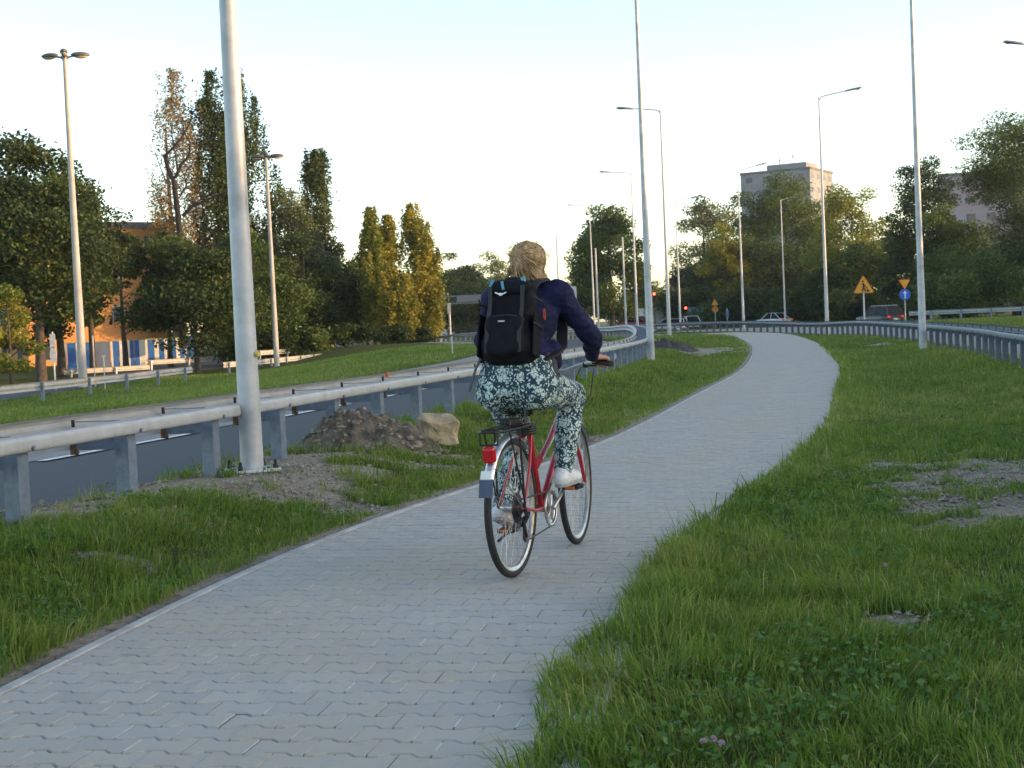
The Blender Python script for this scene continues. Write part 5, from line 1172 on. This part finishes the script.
soft('trousers', tp, fm, rider, .0085, .035, .0075, 16, (1, 1, .7))
shoe_m = M('white_shoe', (.70, .71, .74), .6, 0, .1, 30); sole_m = M('shoe_sole', (.34, .34, .36), .7, 0, .15, 40)
for s, ys, pd in (('R', -1, BBp+crk), ('L', 1, BBp-crk)):
    a = Vector(J['an'+s]); ball = Vector((pd.x+.01, ys*.132, pd.z+.022)); heel = a+Vector((-.045, 0, -.075)) if s == 'R' else a+Vector((-.055, 0, -.045))
    d = (ball-heel).normalized(); toe = ball+d*.065; upv = Vector((0, 1, 0)).cross(d)*-1; upv = d.cross(Vector((0, 1, 0)))*-1
    upv = upv if upv.z > 0 else -upv
    sh = soft('shoe', [('cap', heel+upv*.036, ball+upv*.030, .036, .040), ('cap', ball+upv*.028, toe+upv*.024, .038, .028), ('cap', heel+upv*.045, a+Vector((0, 0, .01)), .036, .040), ('cap', ball.lerp(heel, .35)+upv*.05, a, .03, .036)], shoe_m, rider, .005, .02)
    so = soft('sole', [('cap', heel+upv*.006, ball+upv*.004, .034, .041), ('cap', ball+upv*.004, toe+upv*.006, .040, .028)], sole_m, sh, .005, .015)
    Vv = np.empty(len(so.data.vertices)*3, np.float32); so.data.vertices.foreach_get('co', Vv); Vv = Vv.reshape(-1, 3); h_ = (Vv-np.array(heel))@np.array(upv); Vv -= np.outer(h_-np.clip(h_, -.003, .022), np.array(upv)); so.data.vertices.foreach_set('co', Vv.ravel())
    q = MB()
    for i in range(4): p0 = ball.lerp(a, .15+.17*i)+upv*(.052+.006*i); q.tube([p0+Vector((0, -.022, -.004)), p0+Vector((0, 0, .008)), p0+Vector((0, .022, -.004))], .0032, 5)
    q.build('laces', white_paint, sh)
# navy jacket
jm, t, b = newmat('navy_jacket'); v = t.obj(); t.link(t.ramp(t.noise(7, 5, .6, v), [(.3, (.007, .009, .034)), (.7, (.016, .020, .070))]), b.inputs['Base Color']); b.inputs['Roughness'].default_value = .7; b.inputs['Specular IOR Level'].default_value = .15
t.link(t.bump(t.noise(26, 5, .62, v), .6, .02), b.inputs['Normal'])
jp = [('ell', (.205, 0, 1.10), (.140, .172, .075)), ('cap', (.215, 0, 1.09), (.295, 0, 1.24), .140, .140, .03), ('ell', (.320, 0, 1.28), (.128, .178, .150)), ('cap', (.350, -.13, 1.395), (.350, .13, 1.395), .066, .066, .04), ('cap', (.372, 0, 1.40), (.385, 0, 1.455), .078, .064, .03),
      ('cap', (.27, -.165, 1.12), (.245, -.185, 1.035), .045, .030, .03), ('cap', (.27, .165, 1.12), (.245, .185, 1.035), .045, .030, .03)]
for s in ('R', 'L'):
    e_, w_ = Vector(J['el'+s]), Vector(J['wr'+s]); jp += [('ell', J['sh'+s], (.072, .062, .066)), ('cap', J['sh'+s], e_, .064, .051, .03), ('cap', e_, e_.lerp(w_, .90), .050, .038, .02)]
soft('jacket', jp, jm, rider, .008, .03, .0105, 15, (1, .8, 1.35))
# hair tied back
hm, t, b = newmat('fair_hair'); v = t.obj(); g_ = t.new('ShaderNodeNewGeometry'); mp = t.new('ShaderNodeMapping'); mp.inputs['Scale'].default_value = (40, 40, 9); t.link(v, mp.inputs[0])
f = t.math('ADD', t.math('MULTIPLY', t.noise(1.6, 4, .6, mp.outputs[0]), .7), t.math('MULTIPLY', g_.outputs['Random Per Island'], .3))
t.link(t.ramp(f, [(.25, (.15, .09, .04)), (.42, (.34, .22, .105)), (.6, (.52, .37, .20)), (.78, (.68, .54, .34))]), b.inputs['Base Color']); b.inputs['Roughness'].default_value = .45
hc = head+Vector((-.024, 0, .020)); hr = Vector((.108, .093, .092))
tie = head+Vector((-.118, .012, .032))
hair = soft('hair', [('ell', tuple(hc), tuple(hr)), ('ell', tuple(head+Vector((-.050, 0, -.050))), (.066, .080, .075)), ('cap', tuple(tie), tuple(tie+Vector((-.020, -.012, -.050))), .030, .036, .02), ('cap', tuple(tie+Vector((-.020, -.012, -.050))), tuple(tie+Vector((.012, -.034, -.092))), .038, .026, .02), ('ell', tuple(tie+Vector((.02, .0, .012))), (.034, .034, .030)), *[('cap', tuple(tie+Vector((-.01, y0*.4, z0*.4))), tuple(tie+Vector((dx, y0, z0))), .017, .008, .012) for dx, y0, z0 in ((-.035, .045, .010), (-.03, -.050, .018), (-.045, .030, -.045), (-.04, -.058, -.040), (-.02, .058, -.070), (-.015, -.068, -.085), (-.03, .015, .042), (.0, .070, -.100), (.005, -.080, -.112))], ('ell', tuple(head+Vector((-.052, .045, -.075))), (.040, .040, .045)), ('ell', tuple(head+Vector((-.052, -.050, -.080))), (.040, .042, .048)), ('cut', tuple(head+Vector((.105, 0, -.035))), (.085, .068, .105))], hm, rider, .006, .02, .007, 26, (1, 1, .35))
q = MB(); rr = random.Random(4)
for i in range(420):
    u = Vector((rr.gauss(-.35, .8), rr.gauss(0, 1), rr.gauss(.15, .8))).normalized()
    if u.x > .55: continue
    a = (tie-hc); a = Vector((a.x/hr.x, a.y/hr.y, a.z/hr.z)).normalized(); pts = []
    for k in range(6):
        f_ = k/5; d = u.lerp(a, f_)
        if d.length < .05: d = u
        d.normalize(); lift = 1.015+.035*math.sin(math.pi*f_)*rr.random(); pts.append(hc+Vector((d.x*hr.x, d.y*hr.y, d.z*hr.z))*lift)
    q.tube(pts, [.0009, .0021, .0024, .0024, .0024, .0014], 4, caps=False)
for i in range(170):
    s0 = Vector((rr.gauss(0, .014), rr.gauss(0, .018), rr.gauss(0, .014))); L = rr.uniform(.06, .145); sx = rr.gauss(-.012, .020)
    q.tube([tie+s0*.5, tie+s0+Vector((-.034, sx*.6, -L*.25)), tie+s0*1.3+Vector((-.034, sx*1.3-.012, -L*.6)), tie+s0*1.6+Vector((-.015+rr.gauss(0, .01), sx*1.8-.022, -L))], [.0022, .0026, .0022, .0008], 4, caps=False)
for i in range(130):
    y = rr.uniform(-.085, .085); p0 = head+Vector((-.075+.5*abs(y), y, rr.uniform(-.055, .0))); q.tube([p0+Vector((-.01, 0, .02)), p0+Vector((-.016, y*.12, -.035)), p0+Vector((rr.gauss(0, .012), y*.3, rr.uniform(-.095, -.06)))], [.0024, .0024, .0008], 4, caps=False)
for i in range(150):
    d = Vector((rr.gauss(-.5, .6), rr.gauss(0, 1), rr.gauss(.3, .7))).normalized(); p0 = hc+Vector((d.x*hr.x, d.y*hr.y, d.z*hr.z)); L_ = rr.uniform(.5, 1.8); q.tube([p0, p0+d*.014*L_+Vector((0, 0, -.003)), p0+d*.019*L_+Vector((rr.gauss(0, .018), rr.gauss(0, .018), -.024*L_))], .0009, 4, caps=False)
q.build('loose_strands', hm, hair)
q = MB(); q.tube([tie+Vector((0, .024*math.cos(a), .024*math.sin(a))) for a in np.linspace(0, 6.28, 14)], .006, 6); q.build('hair_tie', M('hair_tie', (.40, .20, .22), .7), hair)

# ---------------------------------------------------------------- backpack on the rider's back
pk = thing('backpack', (BX, BY, BZ), 'black backpack with a small white emblem and a red tag on the rider\'s back', 'backpack', rz=B_RZ)
A_ = R(14); Mp = Matrix.Rotation(A_, 3, 'Y'); Po = Vector((.020, .000, 1.055))
def L2(x, y, z): return Po+Mp @ Vector((x, y, z))
Mi = [[Mp[i][j] for j in range(3)] for i in range(3)]
pbk, t, b = newmat('black_pack_cloth'); v = t.obj(); t.link(t.ramp(t.noise(12, 5, .6, v), [(.3, (.0035, .004, .007)), (.7, (.009, .010, .016))]), b.inputs['Base Color']); b.inputs['Roughness'].default_value = .7; b.inputs['Specular IOR Level'].default_value = .18; t.link(t.bump(t.noise(30, 5, .6, v), .5, .015), b.inputs['Normal'])
web = M('black_webbing', (.008, .009, .012), .7, 0, .2, 60); grey_web = M('grey_webbing', (.030, .032, .038), .7, 0, .2, 60); teal = M('teal_webbing', (.10, .32, .46), .6, 0, .1, 40)
soft('main_compartment', [('box', tuple(L2(.045, 0, .205)), (.066, .128, .196), .065, Mi), ('box', tuple(L2(.035, 0, .095)), (.080, .144, .088), .07, Mi), ('cap', tuple(L2(.05, -.085, .395)), tuple(L2(.05, .085, .395)), .042, .042, .03)], pbk, pk, .0075, .035, .007, 12)
fp = soft('front_pocket', [('box', tuple(L2(-.032, .002, .140)), (.038, .104, .108), .038, Mi)], pbk, pk, .0075, .03, .005, 16)
q = MB(); q.tube([L2(-.063+.02*abs(y/.1)**4, y, .236-.02*abs(y/.1)**3) for y in np.linspace(-.100, .100, 12)], .0035, 6); q.build('zip', grey_web, fp)
q = MB(); q.box(L2(-.0705, .01, .205), (.003, .034, .008), M=Mp); q.build('label_patch', M('pale_grey_patch', (.5, .5, .5), .6), fp)
soft('lid', [('box', tuple(L2(.03, .0, .388)), (.070, .112, .044), .043, Mi)], pbk, pk, .0075, .02, .007, 14)
# white emblem: a low wave with a stem
q = MB(); em = [(-.040, .010), (-.030, .0145), (-.018, .007), (-.008, .004), (0, .008), (.010, .003), (.022, .006), (.034, .013), (.042, .010), (.030, -.001), (.016, -.007), (.010, -.016), (-.006, -.016), (-.012, -.008), (-.028, .001)]
Me = Mp @ Matrix(((0, 0, -1), (-1, 0, 0), (0, 1, 0))); q.prism([(a_*.8, b_*.62) for a_, b_ in em[::-1]], .003, Me, L2(-.046, .030, .352)); q.build('emblem', M('white_emblem', (.75, .78, .80), .6, 0, .02), pk)
for c_, d_, a_ in ((L2(-.030, .085, .412), (.012, .014, .040), .3), (L2(-.040, .022, .395), (.010, .013, .045), -.25), (L2(-.012, -.080, .415), (.012, .020, .055), -.35)): q = MB(); q.box(c_, d_, M=Mp @ Matrix.Rotation(a_, 3, 'X')); q.build('teal_strap', teal, pk)
q = MB(); q.tube([L2(.05, .045, .42), L2(.045, .040, .452), L2(.045, .0, .455), L2(.045, -.040, .450), L2(.05, -.045, .42)], .008, 8); q.build('haul_loop', web, pk)
for s in (-1, 1):
    q = MB(); q.box(L2(.02, s*.146, .15), (.10, .012, .22), M=Mp, bev=.005); q.build('side_pocket', pbk, pk)
    for z in (.20, .33): q2 = MB(); q2.tube([L2(-.035, s*.148, z), L2(.03, s*.166, z-.01), L2(.10, s*.150, z-.01)], .004, 6); q2.build('compression_strap', grey_web, pk)
def ribbon(m, pts, wv_, th=.006):
    pts = [Vector(p) for p in pts]; P = []
    for i, p in enumerate(pts):
        t_ = (pts[min(i+1, len(pts)-1)]-pts[max(i-1, 0)]).normalized(); n_ = t_.cross(Vector(wv_)).normalized(); w2 = Vector(wv_)
        P += [p-w2+n_*th/2, p+w2+n_*th/2, p+w2-n_*th/2, p-w2-n_*th/2]
    k = len(pts); m.add(P, [(i*4+j, i*4+(j+1) % 4, (i+1)*4+(j+1) % 4, (i+1)*4+j) for i in range(k-1) for j in range(4)]+[(3, 2, 1, 0), tuple((k-1)*4+j for j in range(4))])
for s in (-1, 1):
    q = MB(); ribbon(q, [(.13, s*.085, 1.405), (.24, s*.095, 1.462), (.34, s*.105, 1.475), (.43, s*.115, 1.425), (.465, s*.13, 1.33), (.43, s*.165, 1.22), (.33, s*.192, 1.13), (.19, s*.185, 1.09), (.12, s*.155, 1.07)], (0, .028, 0), .014); q.build('shoulder_strap', web, pk)
q = MB(); ribbon(q, [(.17, -.165, 1.10), (.20, -.192, 1.06), (.185, -.205, 1.00), (.19, -.203, .945)], (.012, -.006, 0), .003); q.build('hanging_strap', grey_web, pk)
q = MB(); ribbon(q, [(.10, .16, 1.10), (.075, .185, 1.04), (.06, .205, .97), (.045, .215, .925)], (.012, .010, 0), .003); q.build('hanging_strap', web, pk)
q = MB(); c = L2(.055, -.166, .262); q.tube([c+Vector((.012*math.cos(a), -.004, .026*math.sin(a))) for a in np.linspace(0, 6.28, 16)], .0035, 6); q.build('red_tag', M('red_tag', (.55, .05, .02), .5), pk)
q = MB(); ribbon(q, [L2(-.060, -.085, .05), L2(-.070, -.085, .14), L2(-.040, -.085, .28), L2(-.046, -.085, .39)], (0, .010, 0), .003); ribbon(q, [L2(-.060, .085, .05), L2(-.070, .085, .14), L2(-.040, .085, .28), L2(-.046, .085, .39)], (0, .010, 0), .003); q.build('lid_strap', grey_web, pk)
# ---------------------------------------------------------------- grass
def grassmat(name, cols):
    m, t, b = newmat(name); g = t.new('ShaderNodeNewGeometry'); a = t.new('ShaderNodeAttribute', attribute_name='tone')
    f = t.math('ADD', t.math('MULTIPLY', g.outputs['Random Per Island'], .5), t.math('MULTIPLY', a.outputs['Fac'], .5)); k = len(cols)
    c = t.ramp(f, [(.05+.9*i/(k-1), q) for i, q in enumerate(cols)]); t.link(c, b.inputs['Base Color']); b.inputs['Roughness'].default_value = .5; b.inputs['Specular IOR Level'].default_value = .3
    tr = t.new('ShaderNodeBsdfTranslucent'); t.link(c, tr.inputs[0]); mx = t.new('ShaderNodeMixShader'); mx.inputs[0].default_value = .48
    t.link(b.outputs[0], mx.inputs[1]); t.link(tr.outputs[0], mx.inputs[2]); t.link(mx.outputs[0], t.n['Material Output'].inputs[0]); return m
g_m = grassmat('grass_blades', [(.050, .112, .012), (.092, .178, .020), (.140, .235, .030), (.20, .29, .045), (.31, .33, .075), (.50, .43, .21)])
def scatter(bands, seed):
    r = np.random.default_rng(seed); X, Y = [], []
    for y0, y1, dens in bands:
        k0, k1 = .40*y0+1.6, .40*y1+1.6; area = (k0+k1)*(y1-y0); n = int(area*dens)
        y = r.uniform(y0, y1, n); x = r.uniform(-1, 1, n)*(.40*y+1.6); X.append(x); Y.append(y)
    return np.concatenate(X), np.concatenate(Y), r
def blades(x, y, z, h, wd, tone, r, lean=.75):
    n = len(x); a = 9.4*vnoise(x, y, 2.6, 95)+9.4*vnoise(x, y, .7, 96)+r.normal(0, .95, n); ln = np.abs(r.normal(0, lean, n))+.16; b = r.uniform(0, 6.283, n)
    dx, dy = np.cos(a), np.sin(a); wx, wy = np.cos(b), np.sin(b); o = h*ln
    L0 = np.c_[x-wx*wd/2, y-wy*wd/2, z-.01]; R0 = np.c_[x+wx*wd/2, y+wy*wd/2, z-.01]
    mx, my, mz = x+dx*o*.35, y+dy*o*.35, z+h*.58; L1 = np.c_[mx-wx*wd*.38, my-wy*wd*.38, mz]; R1 = np.c_[mx+wx*wd*.38, my+wy*wd*.38, mz]
    T = np.c_[x+dx*o, y+dy*o, z+h*np.maximum(.35, 1-.45*ln*ln)]
    V = np.stack([L0, R0, R1, L1, T], 1).reshape(-1, 3); i = np.arange(n)*5
    return V, np.c_[i, i+1, i+2, i+3], np.c_[i+3, i+2, i+4], np.repeat(tone, 5)
def grow(name, label, cond, bands, seed):
    x, y, r = scatter(bands, seed)
    de_ = sdist(x, y, EDGE); dl_ = sdist(x, y, RAIL_L); dr_ = sdist(x, y, RAIL_R)
    u = r.random(len(x)); ok = cond(x, y, de_, dl_, dr_)
    bm2 = np.zeros(len(x)); bm2[ok] = bare(x[ok], y[ok])
    cl = fbm(x, y, 1.1, 60); cl2 = vnoise(x, y, 4.5, 61); cl3 = vnoise(x, y, 12, 64)
    ok &= u > np.clip(bm2*1.02, 0, 1)**.8
    ok &= r.random(len(x)) < np.clip(.25+1.1*ss(.22, .5, .45*cl+.3*cl2+.25*cl3), 0, 1)
    x, y, de_, dl_, dr_, cl, cl2, cl3, bm2 = [q[ok] for q in (x, y, de_, dl_, dr_, cl, cl2, cl3, bm2)]
    z = land(x, y, dl_, dr_)+np.where((de_ < PATH_W) & (de_ > 1), .0, 0); far = np.clip(y/7, 1, None)
    h = r.gamma(7, 1/7, len(x))*(.019+.028*ss(.25, .75, cl)+.046*ss(.52, .80, cl2)+.020*cl3)
    edge = np.exp(-np.abs(np.where(de_ > 1, de_-PATH_W-.10, 9))/.28); h *= 1+.45*edge
    h *= 1-.65*bm2
    h *= 1+.25*(de_ < 0)*(1-ss(6, 10, y))*ss(.35, .6, cl2)
    h *= 1+.30*np.exp(-((-dl_-.1)/.6)**2)
    wd = .0042*far**.72*r.uniform(.7, 1.5, len(x)); tone = np.clip(.55*vnoise(x, y, .45, 70)+.38*vnoise(x, y, 2.4, 71)+.25*vnoise(x, y, 9, 72)-.10+r.normal(0, .10, len(x))+.20*bm2, 0, 1)
    dead = r.random(len(x)) < .085; tone = np.where(dead, r.uniform(.85, 1.2, len(x)), tone)
    tone = np.clip(tone, 0, 1.1)
    V, F4, F3, T = blades(x, y, z, h, wd, tone, r)
    o = mesh_np(name, V, F4, F3, g_m); a = o.data.attributes.new('tone', 'FLOAT', 'POINT'); a.data.foreach_set('value', T.astype(np.float32)); props(o, label, 'grass', None, 'stuff'); return len(x)
BD = [(1.2, 3.2, 3200), (3.2, 5, 6500), (5, 7.5, 5200), (7.5, 11, 3600), (11, 16, 2200), (16, 24, 1100), (24, 36, 520), (36, 55, 240), (55, 75, 110)]
n1_ = grow('verge_grass', 'rough green grass right of the paved path, long blades leaning over its edge', lambda x, y, e, l, r_: (e > PATH_W-.02-(.05+.22*(1-ss(4.2, 8.5, y)))*(.35+1.3*vnoise(x, y, 2.2, 90))) & (r_ < .55), BD, 21)
n2_ = grow('verge_grass', 'rough patchy grass between the paved path and the left guardrail', lambda x, y, e, l, r_: (e < -.10) & (l > -.62), BD, 22)
BM = [(14, 30, 420), (30, 50, 230), (50, 80, 120)]
n3_ = grow('median_grass', 'mown green grass strip beyond the near road on the left', lambda x, y, e, l, r_: (l < -roadw(y)-.1) & (x > -19) , BM, 23)
n4_ = grow('far_grass', 'green grass strip between the right-hand road and the far guardrail', lambda x, y, e, l, r_: (r_ > 8.4) & (y > 40), [(40, 60, 130), (60, 98, 70)], 24)
print('blades', n1_, n2_, n3_, n4_)
# broad-leaved weeds and clover between the blades
x, y, r = scatter([(1.5, 4, 70), (4, 8, 80), (8, 14, 45), (14, 24, 15)], 31)
de_ = sdist(x, y, EDGE); dl_ = sdist(x, y, RAIL_L); dr_ = sdist(x, y, RAIL_R)
ok = (((de_ > PATH_W+.12) & (dr_ < .3)) | ((de_ < -.12) & (dl_ > -.5))) & (bare(x, y) < .6) & (r.random(len(x)) < ss(.45, .62, fbm(x, y, 1.6, 80)))
x, y = x[ok], y[ok]; z = land(x, y); P = []
for k in range(6): P.append(np.c_[x+r.normal(0, .03, len(x)), y+r.normal(0, .03, len(x)), z+r.uniform(.03, .085, len(x))])
P = np.vstack(P); V, F, T = leaf_cloud(P, .026, r.uniform(.1, .6, len(P)), .75, r)
V2 = V.reshape(-1, 4, 3); V2[:, 1] += (V2[:, 1]-V2[:, 3])*.35; V = V2.reshape(-1, 3)
o = mesh_np('weed_leaves', V, F, None, leafmat('weed_leaves', [(.055, .125, .026), (.095, .19, .040), (.16, .25, .07)], .3)); a = o.data.attributes.new('tone', 'FLOAT', 'POINT'); a.data.foreach_set('value', T.astype(np.float32)); props(o, 'low broad-leaved weeds and clover in the grass beside the path', 'weeds', None, 'stuff')
# a few clover heads
cm = M('pale_pink_clover', (.42, .30, .38), .8, 0, .2, 60)
for (px, py) in ((702, 742), (720, 744), (712, 740), (884, 565)):
    cx, cy = gp(px, py, .09); zc = land1(cx, cy); r_ = thing('clover_flower', (cx, cy, zc), 'pale pink clover head in the grass right of the path', 'flower', 'clover heads in the grass'); q = MB(); q.tube([(0, 0, 0), (.004, 0, .085)], .0012, 5); q.build('stem', g_m, r_)
    q = MB(); rr = random.Random(px)
    for i in range(40):
        d = Vector((rr.gauss(0, 1), rr.gauss(0, 1), rr.gauss(.4, 1))).normalized(); q.tube([Vector((.004, 0, .092)), Vector((.004, 0, .092))+d*.011], [.002, .0008], 4)
    q.build('head', cm, r_)
# crumbs of soil and small stones on the bare patches
x, y, r = scatter([(3, 8, 420), (8, 16, 420), (16, 30, 60)], 33)
e_ = sdist(x, y, EDGE); ok = (bare(x, y) > .30) & ((e_ < -.06) | (e_ > PATH_W+.06)); x, y = x[ok], y[ok]; z = land(x, y); n = len(x); s = r.gamma(2, .004, n)[:, None, None]+.003
ico = np.array([(0, 0, .7), (1, 0, 0), (0, 1, 0), (-1, 0, 0), (0, -1, 0), (0, 0, -.5)]); V = ico[None]*s*r.uniform(.6, 1.4, (n, 6, 1))+np.stack([x, y, z+.004], -1)[:, None]
i = (np.arange(n)*6)[:, None, None]; Ft = (np.array([(0, 1, 2), (0, 2, 3), (0, 3, 4), (0, 4, 1), (5, 2, 1), (5, 3, 2), (5, 4, 3), (5, 1, 4)])[None]+i).reshape(-1, 3)
props(mesh_np('soil_crumbs', V.reshape(-1, 3), None, Ft, clod), 'crumbs of soil and small stones on the bare patches', 'soil', None, 'stuff')
# ---------------------------------------------------------------- thin evening haze round the whole scene
hz = MB(); hz.box((0, 1100, 24), (3100, 2900, 56)); hm_ = bpy.data.materials.new('haze'); hm_.use_nodes = True; t = NT(hm_); t.n.remove(t.n['Principled BSDF'])
pv = t.new('ShaderNodeVolumePrincipled'); pv.inputs['Color'].default_value = (.92, .94, .97, 1); pv.inputs['Density'].default_value = .00014; pv.inputs['Anisotropy'].default_value = .2
t.link(pv.outputs[0], t.n['Material Output'].inputs['Volume']); props(hz.build('haze', hm_), 'thin pale evening haze over the far trees and buildings', 'haze', None, 'stuff')
